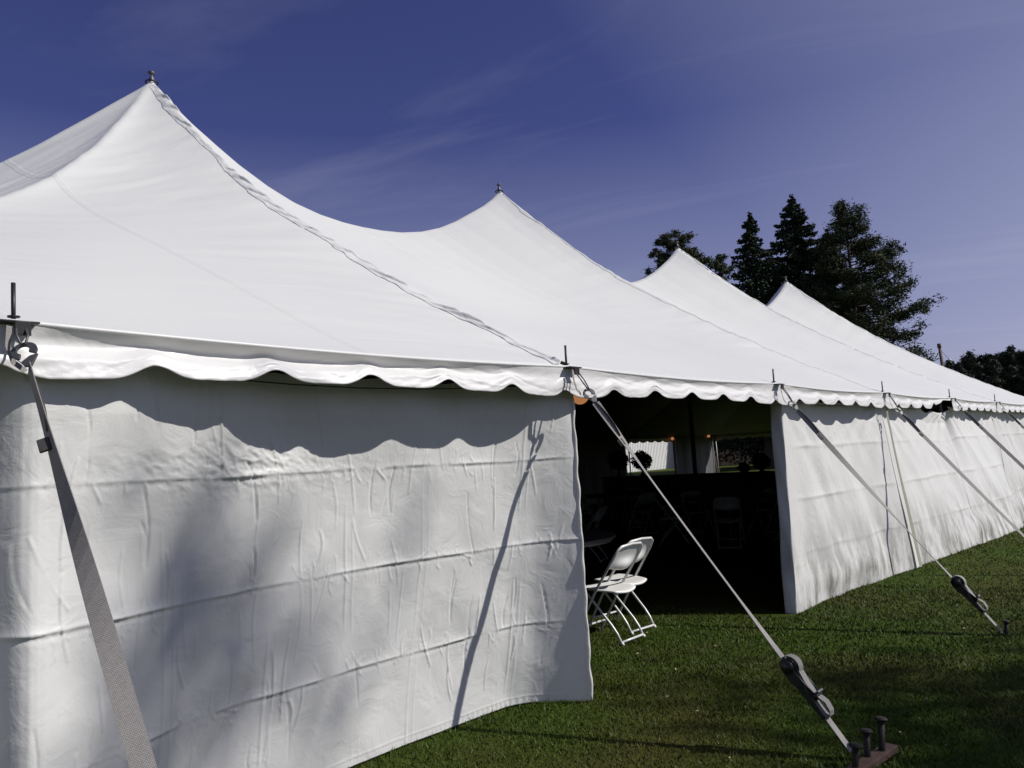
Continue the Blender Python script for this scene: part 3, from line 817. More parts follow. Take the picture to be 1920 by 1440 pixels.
def build_ratchet(root, a, b2, d, side, nn):
    """drum end at a, tail end at b2"""
    ln = (b2-a).length
    up = -nn if (-nn).z > 0 else nn
    if up.z < 0: up = -up
    rr = Matrix((side, d, up)).transposed()
    # side plates: fat round head then slim arms
    for s2 in (-1, 1):
        pl = MB()
        outl = []
        for k in range(11):
            an = R(90+18*k); outl.append((math.cos(an)*0.042+0.036, math.sin(an)*0.042+0.008))
        outl += [(0.09, -0.034), (ln*0.46, -0.022), (ln*0.98, -0.010), (ln*0.98, 0.008), (ln*0.50, 0.016), (0.115, 0.030)]
        outl = [(u, w_) for u, w_ in outl]
        pl.prism(outl, a+side*(s2*0.031), d, up, side, 0.004)
        pl.build('ratchet_plate', M['ratchet'], root, False, 0.0012)
    dr = MB(); c0 = a+d*0.038+up*0.008
    dr.tube([c0-side*0.045, c0+side*0.045], 0.024, 18); dr.tube([c0-side*0.048, c0-side*0.036], 0.033, 14); dr.tube([c0+side*0.036, c0+side*0.048], 0.033, 14)
    c1 = a+d*(ln*0.42)
    c2 = a+d*(ln*0.93)
    dr.build('ratchet_drum', M['ratchet'], root, True)
    for cc, rr_ in ((c1, 0.008), (c2, 0.007)):
        cb = MB(); cb.tube([cc-side*0.036, cc+side*0.036], rr_, 10); cb.build('cross_pin', M['ratchet'], root, True)
    hd = MB()
    for s2 in (-1, 1):
        hd.tube([c0+side*s2*0.040+up*0.012, a+d*(ln*0.45)+side*s2*0.036+up*0.028, a+d*(ln*0.66)+side*s2*0.026+up*0.034], 0.006, 8)
    g0 = a+d*(ln*0.66)+up*0.034
    hd.tube([g0-side*0.036, g0+side*0.036], 0.010, 10)
    hd.build('ratchet_handle', M['ratchet'], root, True)
    gp = MB(); g1 = a+d*(ln*0.63)+up*0.050
    gp.box(g1, (0.06, 0.012, 0.026), rr); gp.build('release_bar', M['steel'], root, False, 0.003)
    # loop of spare webbing over the drum and hanging back as a tail
    pts = []
    for k in range(15):
        an = R(200-165*k/14)
        pts.append(a+d*(0.040-math.cos(an)*-0.052)+up*(0.010+math.sin(an)*0.050))
    pts += [a+d*(ln*0.42)+up*0.030, a+d*(ln*0.60)+up*0.028, a+d*(ln*0.80)+up*0.052, a+d*(ln*0.93)+up*0.046, a+d*(ln*0.985)+up*0.030, a+d*(ln*0.985)+up*0.014, a+d*(ln*0.93)+up*0.006, a+d*(ln*0.72)+up*0.006]
    sm = []
    for i in range(len(pts)-1):
        for t in (0, 0.5): sm.append(pts[i].lerp(pts[i+1], t))
    sm.append(pts[-1])
    ribbon(sm, [side]*len(sm), 0.05, 0.004, 'spare_webbing', M['web'], root)

S1, S2, S3 = (3.05, -1.70, 0.03), (6.16, -1.525, 0.04), (9.15, -1.595, 0.02)
sm01 = lambda v: (lambda c: c*c*(3-2*c))(min(1, max(0, v)))
guy(1, S1, 'guy strap nearest the lens, slanting over the near sidewall from the leftmost spike', lambda t: R(98-72*sm01((t-0.02)/0.50)), 0.056, hook=(0.0, -0.115, 1.962))
guy(2, S2, 'guy strap crossing the dark doorway, its black ratchet just above the rusty board', lambda t: R(34-52*sm01(t/0.30)+18*sm01((t-0.72)/0.28)), 0.05, ratchet=(0.43, 0.172), hook=(0.05, -0.12, 1.90))
guy(3, S3, 'guy strap with black ratchet, pulled to the lone stake on the lawn at right', lambda t: R(58-68*sm01(t/0.8)+10*sm01((t-0.8)/0.2)), 0.05, ratchet=(0.40, 0.156), hook=(0.06, -0.12, 1.885))
guy(4, (12.25, -1.55, 0.03), 'guy strap hooked on beside the wall seam, its lower end outside the frame', lambda t: R(40-30*t), hook=(0.05, -0.13, 1.86))
guy(5, (15.3, -1.60, 0.03), 'guy strap next to the lifted stretch of valance', lambda t: R(50), hook=(0.05, -0.11, 1.93))
guy(6, (18.4, -1.60, 0.03), 'short visible end of guy strap at the farthest eave spike in the picture', lambda t: R(40), hook=(0.05, -0.11, 1.93))
guy(7, (21.4, -1.60, 0.03), 'guy strap beyond the last eave spike, at the edge of the frame', lambda t: R(20), hook=(0.05, -0.11, 1.93))

# stakes
def stake(x, y, z0, h, label, lean=(0, 0), group='iron tent stakes'):
    root = MB(); ax = Vector((lean[0], lean[1], 1)).normalized()
    root.lathe([(0.013, -0.25), (0.0155, 0.0), (0.0155, h-0.010)], (0, 0, 0), 12, ax)
    o = root.build('tent_stake', M['iron'], None, True); o.location = (x, y, z0)
    hd = MB(); hd.lathe([(0.020, h-0.012), (0.029, h-0.009), (0.031, h-0.003), (0.024, h+0.003), (0.010, h+0.005)], (0, 0, 0), 16, ax)
    hh = hd.build('stake_head', M['iron'], o, True)
    tag(o, label, 'stake', group)
    return o
stake(5.975, -1.605, 0.035, 0.105, 'iron stake the webbing is tied to, lowest of the three in the rusty board', (0.05, -0.1))
stake(6.125, -1.610, 0.035, 0.125, 'middle iron stake of the three driven through the rusty board', (0.08, -0.02))
stake(6.235, -1.640, 0.035, 0.155, 'iron stake farthest up the rusty board, standing on its upper end', (0.10, -0.04))
stake(9.17, -1.615, 0.0, 0.105, 'lone iron stake with flat head holding the strap on the open lawn', (0.05, -0.03))
for x, y in ((3.05, -1.74), (12.27, -1.58), (15.32, -1.63), (18.42, -1.63), (21.42, -1.63)):
    stake(x, y, 0.0, 0.12, 'iron tent stake outside the frame holding a guy strap', (0.03, -0.05))
bd = MB()
rot = Matrix.Rotation(math.atan2(-1.60+1.59, 6.44-6.10)+R(-4), 3, 'Z')
bd.box((6.11, -1.625, 0.026), (0.48, 0.066, 0.034), rot)
o = bd.build('stake_board', M['rust'], None, False, 0.004)
tag(o, 'rust red board lying on the grass with three stakes through it', 'board')

# ------------------------------------------------------------------ globes
wire = MB(); pts = []
for i in range(0, 10):
    for k in range(8):
        t = k/8; x = (i+t)*L
        pts.append((x, 0.10+0.04*math.sin(math.pi*t), 1.99-0.07*math.sin(math.pi*t)))
wire.tube(pts, 0.0035, 6)
o = wire.build('light_cable', M['cable'], None, True); tag(o, 'thin black cable sagging under the near eave from pole to pole', 'cable')
def globe(x, y, z, label):
    g = MB(); prof = [(0.012, 0.068)] + [(0.060*math.sin(R(a)), 0.060*math.cos(R(a))) for a in range(15, 171, 13)] + [(0.008, -0.0598)]
    g.lathe(prof, (0, 0, 0), 20); o = g.build('globe_light', M['globe'], None, True); o.location = (x, y, z)
    c = MB(); c.lathe([(0.018, 0.055), (0.018, 0.092), (0.006, 0.10)], (0, 0, 0), 10); c.build('socket', M['cable'], o, True)
    tag(o, label, 'lamp', 'amber globe lamps')
globe(6.37, 0.13, 1.925, 'amber globe lamp peeping below the valance at the doorway corner')
globe(30.0, 12.05, 2.08, 'amber globe lamp glowing far inside the tent by its back corner pole')
globe(27.3, 12.05, 2.02, 'amber globe lamp at the corner of the opening that shows the white shed')

# ------------------------------------------------------------------ chairs
def make_chair():
    root = empty('folding_chair')
    hw = 0.200
    fr = MB()      # back posts running down to the front feet, joined over the top
    top = [(-hw, 0.255, 0.0)]
    pts = []
    def post(s): return [(s*hw, 0.27, 0.0), (s*hw, 0.235, 0.055), (s*hw*0.99, 0.01, 0.42), (s*hw*0.97, -0.19, 0.70)]
    arch = [(-hw*0.90, -0.225, 0.755), (-hw*0.72, -0.238, 0.778), (0, -0.243, 0.787), (hw*0.72, -0.238, 0.778), (hw*0.90, -0.225, 0.755)]
    fr.tube(post(-1)+arch+list(reversed(post(1))), 0.0115, 8)
    fr.tube([(-hw, 0.205, 0.105), (hw, 0.205, 0.105)], 0.009, 8)
    fr.build('front_frame', M['chair_metal'], root, True)
    rl = MB(); rw = 0.165
    def leg(s): return [(s*rw, 0.17, 0.405), (s*rw, 0.12, 0.385), (s*rw, -0.10, 0.155), (s*rw*0.99, -0.15, 0.09), (s*rw*0.98, -0.195, 0.004)]
    rl.tube(leg(1), 0.010, 8); rl.tube(leg(-1), 0.010, 8)
    rl.tube([(-rw*0.98, -0.185, 0.022), (rw*0.98, -0.185, 0.022)], 0.010, 8)
    rl.build('rear_legs', M['chair_metal'], root, True)
    for s in (-1, 1):
        ft = MB(); ft.tube([(s*rw*0.98, -0.19, 0.022), (s*rw*0.98, -0.20, 0.0)], 0.0135, 8); ft.build('foot_cap', M['chair_plastic'], root, True)
        ft = MB(); ft.tube([(s*hw, 0.262, 0.022), (s*hw, 0.272, 0.0)], 0.0145, 8); ft.build('foot_cap', M['chair_plastic'], root, True)
    # seat: moulded shell, wider at the front
    nu, nv = 21, 21; P = np.zeros((nu, nv, 3))
    for i in range(nu):
        for j in range(nv):
            a, b2 = i/(nu-1)*2-1, j/(nv-1)*2-1
            # squircle mapping
            px = a*math.sqrt(1-b2*b2*0.28); py = b2*math.sqrt(1-a*a*0.30)
            wv = 0.188*(1.0+0.05*py)
            dz = -0.012*(1-min(1, px*px+py*py)) - 0.016*max(0, abs(py)-0.75)/0.25*0.6 + 0.006*px*px
            P[i, j] = (px*wv, py*0.205+0.015, 0.428+dz+0.012*py)
    so = grid_obj('seat', P, M['chair_plastic'], root); s_ = so.modifiers.new('t', 'SOLIDIFY'); s_.thickness = 0.016; s_.offset = -1
    # backrest: contoured shell between the posts
    nu, nv = 25, 17; P = np.zeros((nu, nv, 3))
    for i in range(nu):
        for j in range(nv):
            a, b2 = i/(nu-1)*2-1, j/(nv-1)
            half = 0.183*(1-0.10*max(0, b2-0.8)/0.2)
            zlow = 0.612 - 0.030*math.cos(a*math.pi/2)**0.7 - 0.0
            zz_ = zlow + (0.772-zlow)*b2 - 0.010*abs(a)**6*b2
            yline = -0.19-(zz_-0.70)*0.68 + 0.012
            belly = -0.050*math.cos(a*math.pi/2)**1.4*math.exp(-((b2-0.12)/0.30)**2)*1.0
            P[i, j] = (a*half, yline+belly, zz_)
    bo_ = grid_obj('backrest', P, M['chair_plastic'], root, flip=True); s_ = bo_.modifiers.new('t', 'SOLIDIFY'); s_.thickness = 0.008
    return root
chair = make_chair()
chair.location = (7.655, 0.93, 0); chair.rotation_euler = (0, 0, R(2))
tag(chair, 'white folding chair in front of another, nearest the doorway edge', 'chair', 'white folding chairs')
c2 = copy_tree(chair); c2.location = (8.02, 1.06, 0); c2.rotation_euler = (0, 0, R(-3))
tag(c2, 'white folding chair standing close behind the front one in the doorway', 'chair')

def make_table():
    root = empty('round_table')
    t = MB(); t.lathe([(0.73, 0.712), (0.75, 0.716), (0.752, 0.728), (0.745, 0.74)], (0, 0, 0), 48); t.build('tabletop', M['table_top'], root, False)
    a = MB(); a.lathe([(0.70, 0.685), (0.715, 0.685), (0.715, 0.711), (0.70, 0.711)], (0, 0, 0), 40); a.build('apron_ring', M['table_leg'], root, True)
    for s in (-1, 1):
        l = MB(); l.tube([(s*0.38, -0.30, 0.71), (s*0.40, -0.30, 0.02), (s*0.40, 0.30, 0.02), (s*0.38, 0.30, 0.71)], 0.013, 8)
        l.tube([(s*0.39, -0.30, 0.38), (s*0.39, 0.30, 0.38)], 0.010, 8); l.tube([(s*0.39, 0, 0.38), (s*0.08, 0, 0.70)], 0.008, 8)
        l.build('leg', M['table_leg'], root, True)
    return root
table = make_table(); table.location = (8.24, 2.17, 0); table.rotation_euler = (0, 0, R(20))
tag(table, 'bare round folding table behind the white chairs at the doorway edge', 'table', 'round tables in the tent')
def centrepiece(loc, label, s=1.0, r=0.20):
    root = empty('flower_arrangement', loc)
    v = MB(); v.lathe([(0.05, 0), (0.055, 0.02), (0.03, 0.06), (0.022, 0.2*s), (0.03, 0.36*s), (0.045, 0.42*s)], (0, 0, 0), 12); v.build('vase', M['vase'], root, True)
    k = 1500; r_ = np.random.default_rng(int(loc[0]*10)); d_ = r_.normal(size=(k, 3)); d_ /= np.linalg.norm(d_, axis=1)[:, None]
    rad = r*(0.15+0.9*r_.random(k)**0.6)*(1+0.25*vnoise(d_[:, 0]*2+9, d_[:, 2]*2+4, 5))
    c = d_*rad[:, None]*np.array([1, 1, 0.95]) + np.array([0, 0, 0.42*s+r*0.75])
    V, F = leaf_cloud(c, 0.035, r_); np_mesh('foliage', V, F, M['leafy'], root, False)
    tag(root, label, 'flower arrangement', 'centrepieces on the tables')
def leaf_cloud(c, size, r_, flat=0.0, stretch=1.0, size_var=0.5, wf=0.55):
    """one small rhombus per point"""
    k = len(c)
    a = r_.normal(size=(k, 3)); a[:, 2] *= (1-flat); a /= np.linalg.norm(a, axis=1)[:, None]
    b_ = np.cross(a, r_.normal(size=(k, 3))); b_ /= np.linalg.norm(b_, axis=1)[:, None]
    s = (size*(1-size_var/2+size_var*r_.random(k)))[:, None] if np.ndim(size) == 0 else (size*(1-size_var/2+size_var*r_.random(k)))[:, None]
    V = np.empty((k, 4, 3)); V[:, 0] = c-a*s*stretch; V[:, 1] = c+b_*s*wf; V[:, 2] = c+a*s*stretch; V[:, 3] = c-b_*s*wf
    F = np.arange(k*4).reshape(k, 4)
    return V.reshape(-1, 3), F
spots = [(11.2, 5.0), (13.6, 8.2), (14.4, 3.3), (15.6, 6.3), (20.6, 8.6), (21.0, 5.2), (24.6, 7.0)]
for n_, (tx, ty) in enumerate(spots):
    t_ = copy_tree(table); t_.location = (tx, ty, 0); t_.rotation_euler = (0, 0, R(33*n_))
    tag(t_, 'round table standing deep in the dark inside of the tent', 'table')
    for q in range(5):
        an = R(72*q + 31*n_); c_ = copy_tree(chair)
        c_.location = (tx+math.cos(an)*1.0, ty+math.sin(an)*1.0, 0); c_.rotation_euler = (0, 0, an+R(90)+R(random.uniform(-12, 12)))
        tag(c_, 'white folding chair at a table deep in the dark tent', 'chair')
ct = empty('counter_stand_in', (17.55, 5.3, 0))  # made-up counter, added for the dark silhouette of unclear table settings
q_ = MB(); q_.box((0, 0, 1.005), (0.62, 5.4, 0.035)); q_.build('stand_in_top', M['table_top'], ct, False, 0.005)
q_ = MB()
N_ = 120
for s2 in (-1, 1):
    b0 = len(q_.v)
    for k in range(N_+1):
        y_ = -2.66+5.32*k/N_; w_ = 0.28+0.014*math.sin(k*1.9)
        q_.v += [Vector((s2*w_, y_, 0.99)), Vector((s2*(w_+0.02), y_, 0.02))]
    for k in range(N_): q_.f.append((b0+2*k, b0+2*k+1, b0+2*k+3, b0+2*k+2))
q_.build('drape', M['shade_dark'], ct, True)
tag(ct, 'long dark draped counter added deep inside the tent in place of table clutter, carrying flower arrangements', 'counter')
centrepiece((17.5, 7.00, 1.02), 'ball shaped flower arrangement silhouetted against the white shed', 0.42, 0.23)
centrepiece((17.5, 4.12, 1.02), 'ball shaped flower arrangement silhouetted against the brown barn', 0.20, 0.17)
centrepiece((17.5, 4.50, 1.02), 'low bushy flower arrangement just left of the ball shaped one before the brown barn', 0.05, 0.10)
centrepiece((17.5, 7.65, 1.02), 'flower arrangement at the left end of the added dark counter, half hidden by the guy strap', 0.50, 0.24)

# ------------------------------------------------------------------ beyond the tent
shed = empty('metal_shed', (66.6, 37.2, 0), math.atan2(0.10, 1.0))
tag(shed, 'white ribbed metal shed seen through the back opening of the tent', 'building')
n_r = 60; pitch = 0.31; xs = []; ys = []
for k in range(-n_r//2, n_r//2):
    for f_, d_ in ((0, 0), (0.55, 0), (0.66, -0.055), (0.90, -0.055)): xs.append((k+f_)*pitch); ys.append(d_)
Vv = []; 
for x_, y_ in zip(xs, ys): Vv += [(x_, y_, 0.0), (x_, y_, 4.2)]
Ff = [(2*i, 2*i+2, 2*i+3, 2*i+1) for i in range(len(xs)-1)]
mesh_obj('ribbed_wall', Vv, Ff, M['shed'], shed)
mb_ = MB(); hw_ = n_r*pitch/2
mb_.box((0, 4.1, 2.1), (hw_*2, 8.0, 4.2)); mb_.build('body', M['shed'], shed)
mb_ = MB(); mb_.prism([(-0.5, 4.2), (4.1, 5.6), (8.6, 4.2), (8.6, 4.32), (4.1, 5.72), (-0.5, 4.32)], (0, 0, 0), (0, 1, 0), (0, 0, 1), (1, 0, 0), hw_*2+0.6); mb_.build('roof', M['shedroof'], shed)
barn = empty('brown_barn', (72.0, 30.0, 0), math.atan2(-0.95, 0.3))
tag(barn, 'brown boarded barn in shade seen through the end opening of the tent', 'building')
mb_ = MB(); mb_.box((0, 5.05, 2.25), (18, 10, 4.5)); mb_.build('wall', M['barn'], barn)
mb_ = MB(); mb_.prism([(-0.5, 4.5), (5, 6.6), (10.6, 4.5), (10.6, 4.7), (5, 6.8), (-0.5, 4.7)], (0, 0, 0), (0, 1, 0), (0, 0, 1), (1, 0, 0), 19); mb_.build('roof', M['fascia'], barn)
bb = MB()
for k in range(18): bb.box((-9+k+0.5, 0.03, 2.2), (0.045, 0.035, 4.3))
bb.build('battens', M['fascia'], barn)
pl = MB(); pl.tube([(0, 0, 0), (-0.25, 0.1, 2.5), (-0.6, 0.25, 5.2)], [0.20, 0.17, 0.13], 12); o = pl.build('wooden_post', M['barkred'], None, True); o.location = (45.6, 20.3, 0)
tag(o, 'leaning wooden post in front of the brown barn, seen through the tent', 'post')

# utility pole
up_ = empty('utility_pole', (57.5, 10.1, 0))
tag(up_, 'wooden utility pole with a small lamp showing over the roof edge at right', 'utility pole')
p_ = MB(); p_.tube([(0, 0, 0), (0.05, -0.05, 4), (-0.05, 0.06, 7.4)], [0.13, 0.11, 0.09], 12); p_.box((-0.05, 0.06, 7.35), (0.2, 0.2, 0.28)); p_.build('pole', M['barkred'], up_, True)
p_ = MB(); p_.tube([(0, 0, 6.2), (0.28, -0.28, 6.28)], 0.03, 8); p_.lathe([(0.05, 0.18), (0.12, 0.12), (0.14, 0.0), (0.10, -0.06)], (0.34, -0.34, 6.15), 14); p_.build('lamp_arm', M['steel_dark'], up_, True)
p_ = MB(); p_.lathe([(0.03, 0.33), (0.08, 0.28), (0.09, 0.22), (0.05, 0.17)], (0.36, -0.36, 6.15), 14); p_.build('glass_cover', M['chair_plastic'], up_, True)
p_ = MB(); 
for s in (-1, 1): p_.tube([(-0.03, 0.04, 7.1), (s*0.42, -s*0.42, 6.3)], 0.012, 6)
p_.build('stay_wires', M['cable'], up_)

# ------------------------------------------------------------------ trees
def conifer(name, loc, H, Rmax, label, mat, seed, shape='spruce', z0=0.12, fac=1.0, group=None, cloud=0.17, lean=(0, 0), asym=0.0, asym_dir=(1, 0), gap=0.0):
    r_ = np.random.default_rng(seed)
    root = empty(name, loc)
    tr = MB(); N = 9
    cx_ = lambda t: (lean[0]*t*t, lean[1]*t*t)
    tr.tube([(cx_(k/N)[0], cx_(k/N)[1], H*0.97*k/N) for k in range(N+1)], [max(0.03, 0.022*H*(1-k/N*0.93)) for k in range(N+1)], 10)
    C = []; br = MB()
    nb = int((150 if shape == 'spruce' else 85)*fac)
    for i in range(nb):
        u = (i+r_.random())/nb
        z = H*(z0+(0.985-z0)*u**0.92)
        t = (z/H-z0)/(1-z0)
        az = r_.random()*2*math.pi
        if shape == 'spruce':
            Rr = Rmax*((1-t)**0.92)*(0.72+0.45*r_.random()) + 0.12
            droop = -0.22*Rr; tipup = 0.10*Rr
        else:
            prof = np.interp(t, [0, .12, .3, .45, .6, .8, .92, 1.0], [.75, 1.0, 1.05, .95, .72, .38, .20, .06]) if shape == 'pine' else np.interp(t, [0, .2, .6, .85, 1.0], [.7, 1.0, .95, .7, .3])
            Rr = Rmax*prof*(0.50+0.62*r_.random()) + 0.2
            droop = 0.02*Rr*(r_.random()*2-1.2); tipup = 0.20*Rr*r_.random() + 0.35*t*Rr
        if asym: Rr *= 1+asym*(math.cos(az)*asym_dir[0]+math.sin(az)*asym_dir[1])
        if gap and vnoise(math.cos(az)*1.5+seed, z*0.6, seed+5) < -0.35+gap*0: Rr *= 0.6
        ox, oy = cx_(z/H); dxy = np.array([math.cos(az), math.sin(az)])
        def bp_(s): return np.array([ox+dxy[0]*Rr*s, oy+dxy[1]*Rr*s, z + droop*math.sin(s*math.pi*0.6)*1.0 + tipup*s*s])
        br.tube([bp_(0), bp_(0.5), bp_(0.95)], [0.010*H*(1-t)*0.35+0.025, 0.03, 0.012], 4, False)
        if shape == 'spruce':
            k = int((10+26*Rr)*1.9)
            s = r_.random(k)**0.75
            wd = 0.30*(1-s)*Rr*0.55+0.10
            P = np.array([bp_(q) for q in s])
            side = np.array([-dxy[1], dxy[0], 0])
            P += side[None]*(r_.normal(size=k)*wd*0.75)[:, None]
            P[:, 2] -= np.abs(r_.normal(size=k))*0.20*(0.4+Rr*0.22)
            C.append(P)
        else:
            # tufted clumps towards the end of the branch and its side twigs
            nc = max(2, int(Rr*2.1))
            for c_ in range(nc):
                s = 0.42+0.58*r_.random() if c_ else 1.0
                base_ = bp_(s) + np.array([-dxy[1], dxy[0], 0])*r_.normal()*Rr*0.20*(s) + np.array([0, 0, r_.normal()*0.16])
                k = int(74)
                q = r_.normal(size=(k, 3))*np.array([0.25, 0.25, 0.16])*(0.75+0.5*r_.random())
                C.append(base_+q)
                br.tube([bp_(s*0.75), base_], [0.02, 0.01], 4, False)
    if shape == 'spruce':
        k = 60; P = np.zeros((k, 3)); P[:, 2] = H*(0.94+0.06*r_.random(k)); P[:, 0] = r_.normal(size=k)*0.08; P[:, 1] = r_.normal(size=k)*0.08; C.append(P+np.array([cx_(1)[0], cx_(1)[1], 0]))
    C = np.concatenate(C)
    V, F = leaf_cloud(C, cloud, r_, flat=0.3, stretch=1.15 if shape == 'spruce' else 1.5, wf=0.5 if shape == 'spruce' else 0.36)
    tr.build('trunk', M['bark'], root, True)
    br.build('branches', M['bark'], root, True)
    np_mesh('crown', V, F, mat, root, False)
    tag(root, label, 'tree', group)
    return root

conifer('pine_tree', (84.0, 43.7, 0), 27.7, 3.1, 'bushy pine showing on both sides of the third tent peak', M['pine'], 3, 'round', z0=0.60, fac=0.9, cloud=0.16)
conifer('pine_tree', (87.3, 40.5, 0), 24.6, 2.2, 'small rounded pine top between the third peak and the narrow spruce', M['pine'], 5, 'round', z0=0.62, fac=0.55, cloud=0.16)
conifer('pine_tree', (82.3, 47.4, 0), 22.3, 2.2, 'small pine top just left of the third tent peak, lowest of the tree tops', M['pine'], 6, 'round', z0=0.62, fac=0.5, cloud=0.16)
conifer('spruce_tree', (58.2, 22.4, 0), 19.5, 6.2, 'narrow pointed dark spruce left of the tallest one', M['spruce'], 8, 'spruce', z0=0.15, fac=1.5, cloud=0.13)
conifer('spruce_tree', (62.2, 20.6, 0), 21.3, 9.0, 'tallest dark spruce with a dense broad cone', M['spruce'], 9, 'spruce', z0=0.12, fac=2.2, cloud=0.14)
conifer('spruce_tree', (63.5, 18.6, 0), 18.2, 6.5, 'dark spruce filling the gap between the tallest spruce and the open pine', M['spruce'], 10, 'spruce', z0=0.12, fac=1.5, cloud=0.14)
conifer('pine_tree', (61.3, 16.4, 0), 19.0, 3.9, 'tall open red pine with level branches, farthest right of the tree group', M['pine'], 14, 'pine', z0=0.30, fac=1.6, cloud=0.105, asym=0.16, asym_dir=(0.68, -0.73))
# low bare brush at the foot of the pine
r_ = np.random.default_rng(77)
bsh = MB()
for k in range(150):
    x_, y_ = r_.normal(0, 1.4), r_.normal(0, 1.4); h_ = 5.3-abs(x_)*0.35+r_.normal()*0.5
    bsh.tube([(x_*0.5, y_*0.5, 0), (x_*0.8+r_.normal()*0.2, y_*0.8, h_*0.6), (x_+r_.normal()*0.4, y_+r_.normal()*0.3, h_)], [0.035, 0.02, 0.008], 4, False)
o = bsh.build('bare_shrub', M['bark'], None); o.location = (62.0, 12.9, 0)
tag(o, 'bare twiggy shrub at the foot of the red pine just above the roof line', 'shrub')

# far wood of pines: individuals sharing two meshes
protos = []
for s_i in range(3):
    protos.append(conifer('pine_tree', (0, 0, 0), 13.0, 2.0, 'pine in the dense far wood at the right edge', M['farpine'], 40+s_i, 'pine', z0=0.42, fac=0.5, group='pines of the far wood', cloud=0.26))
r_ = np.random.default_rng(5)
first = [True]*3; cnt = 0
dirA = Vector((0.78, -0.62, 0))
for row in range(3):
    for k in range(16):
        base = Vector((124.5+row*5, 26.5+row*2.5, 0)) + Vector((0.72, -0.69, 0))*(k*2.2+r_.random()*1.2) + Vector((r_.random()*1.5, r_.random()*1.5, 0))
        pi_ = cnt % 3; cnt += 1
        o = protos[pi_] if first[pi_] else copy_tree(protos[pi_])
        first[pi_] = False
        sc = 0.86+0.016*k+0.10*r_.random()
        o.location = base; o.scale = (sc, sc, sc); o.rotation_euler = (0, 0, r_.random()*6.28)

# broadleaf tree behind and right of the viewpoint: its crown dapples the lawn at bottom right
def broadleaf(loc, H, Rr, label, seed, cone=False, nk=66, kk=210, tips=()):
    r_ = np.random.default_rng(seed); root = empty('shade_tree', loc)
    t = MB(); t.tube([(0, 0, 0), (0.1, 0, H*0.25), (0, 0.1, H*0.5), (0.1, 0, H*0.85)], [0.28, 0.22, 0.16, 0.04], 12)
    C = []
    for k in range(nk):
        az = r_.random()*6.28; zt = H*(0.42+(0.55 if not cone else 0.40)*r_.random()); rr = Rr*(0.25+0.75*r_.random())*(math.sqrt(max(0.05, 1-((zt/H-0.62)/0.42)**2)) if not cone else (1.03-zt/H)/0.6)
        e = Vector((math.cos(az)*rr, math.sin(az)*rr, zt)); s = Vector((0, 0, zt*0.62))
        t.tube([s, s.lerp(e, 0.5)+Vector((0, 0, 0.3)), e], [0.07, 0.045, 0.015], 5, False)
        C.append(np.array(e)+r_.normal(size=(kk, 3))*np.array([0.55, 0.55, 0.38]))
    for tx, ty, tz, sg, kn in tips:          # twigs at the very top of the crown
        e = Vector((tx-loc[0], ty-loc[1], tz)); st_ = Vector((0.1, 0, H*0.83))
        t.tube([st_, st_.lerp(e, 0.6)+Vector((0, 0, 0.1)), e], [0.03, 0.018, 0.008], 4, False)
        C.append(np.array(e)+r_.normal(size=(kn, 3))*sg)
    t.build('trunk', M['bark'], root, True)
    V, F = leaf_cloud(np.concatenate(C), 0.11, r_); np_mesh('crown', V, F, M['leaf'], root, False)
    tag(root, label, 'tree')
broadleaf((16.1, -14.9, 0), 13.2, 3.7, 'leafy tree outside the frame that dapples the lawn with shade', 21)

tips = []
for wx, wz, sg, kn in ((3.72, 1.22, .15, 34), (3.86, 1.05, .13, 26), (3.70, .88, .12, 20), (3.95, .80, .14, 30), (4.15, .92, .12, 22), (4.30, 1.10, .11, 14), (3.55, .52, .14, 30),
                       (3.78, .60, .13, 26), (4.05, .45, .15, 30), (4.35, .55, .12, 18), (3.35, .30, .13, 22), (4.65, .80, .12, 14), (4.80, .45, .12, 16), (3.60, .15, .14, 24), (5.10, .95, .10, 9)):
    k_ = 19.2+0.5*math.sin(wx*37); tips.append((wx-0.20+0.64*k_, 0.4-0.94*k_, wz-0.03+k_, sg*0.85, int(kn*0.6)))
broadleaf((16.15, -18.15, 0), 20.9, 1.5, 'slender tall tree outside the frame whose tip throws soft shade on the near sidewall', 35, True, 8, 80, tips)

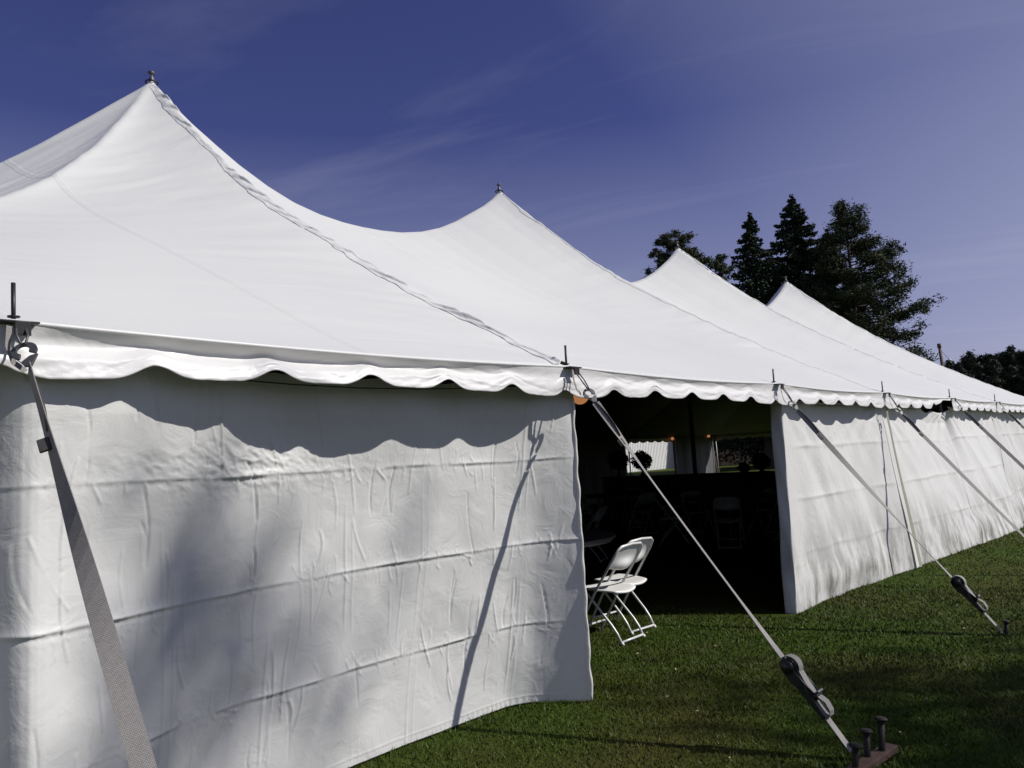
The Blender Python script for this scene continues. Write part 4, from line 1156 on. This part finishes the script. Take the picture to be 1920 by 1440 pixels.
# ------------------------------------------------------------------ grass
def grass():
    r_ = np.random.default_rng(99)
    k = 420000
    rho = 1.6+r_.random(k)*19.0; rho = np.where(r_.random(k) < 0.35, 1.6+(rho-1.6)*0.4, rho)
    ang = R(12)+r_.random(k)*R(72)
    ang = math.pi/2-R(47.6) + (r_.random(k)-0.58)*R(96)
    x = CAM.x+np.cos(ang)*rho; y = CAM.y+np.sin(ang)*rho
    wall_y = np.where(x < 6.2, smooth_interp(x, BX, BO), np.where(x < 9.05, 2.6, np.interp(x, FX, FO)))
    ok = y < wall_y-0.01
    x, y, rho, wd_ = x[ok], y[ok], rho[ok], (wall_y-y)[ok]; k = len(x)
    cl = vnoise(x*3, y*3, 7, 2)
    h = (0.012+0.010*r_.random(k)+0.007*cl)*(1+0.03*rho); h = h*(1+1.3*np.exp(-np.abs(wd_)/0.05)*r_.random(k))
    for sx_, sy_ in ((6.1, -1.62), (9.17, -1.615), (6.3, -1.60), (5.95, -1.6)): h = h*(1+1.4*np.exp(-((x-sx_)**2+(y-sy_)**2)/0.012)*r_.random(k))
    h = np.maximum(h, 0.008)
    w = (0.0017+0.0014*r_.random(k))*(1+rho*0.13)
    a = r_.random(k)*2*math.pi; ln = r_.normal(size=(k, 2))*0.55*h[:, None]
    V = np.empty((k, 3, 3))
    V[:, 0] = np.stack([x-np.cos(a)*w, y-np.sin(a)*w, 0*x-0.002], 1)
    V[:, 1] = np.stack([x+np.cos(a)*w, y+np.sin(a)*w, 0*x-0.002], 1)
    V[:, 2] = np.stack([x+ln[:, 0], y+ln[:, 1], h], 1)
    o = np_mesh('grass', V.reshape(-1, 3), np.arange(k*3).reshape(k, 3), M['blade'], None, False)
    tag(o, 'short mown green grass with brownish patches', 'grass', kind='stuff')
    kk = 420; rho = 2.6+r_.random(kk)**0.8*14; ang = math.pi/2-R(47.6)+(r_.random(kk)-0.62)*R(80)
    x = CAM.x+np.cos(ang)*rho; y = CAM.y+np.sin(ang)*rho
    ok = y < np.where(x < 6.2, 0.2, np.where(x < 9.05, 1.3, -0.3))
    c = np.stack([x, y, np.full(kk, 0.022)], 1)[ok]
    V, F = leaf_cloud(c, 0.012, r_, flat=0.8)
    V[:, 2] = np.clip(V[:, 2], 0.012, 0.04)
    o = np_mesh('leaf_litter', V, F, M['litter'], None, False)
    tag(o, 'pale dry leaf bits scattered over the lawn', 'leaf litter', kind='stuff')
grass()
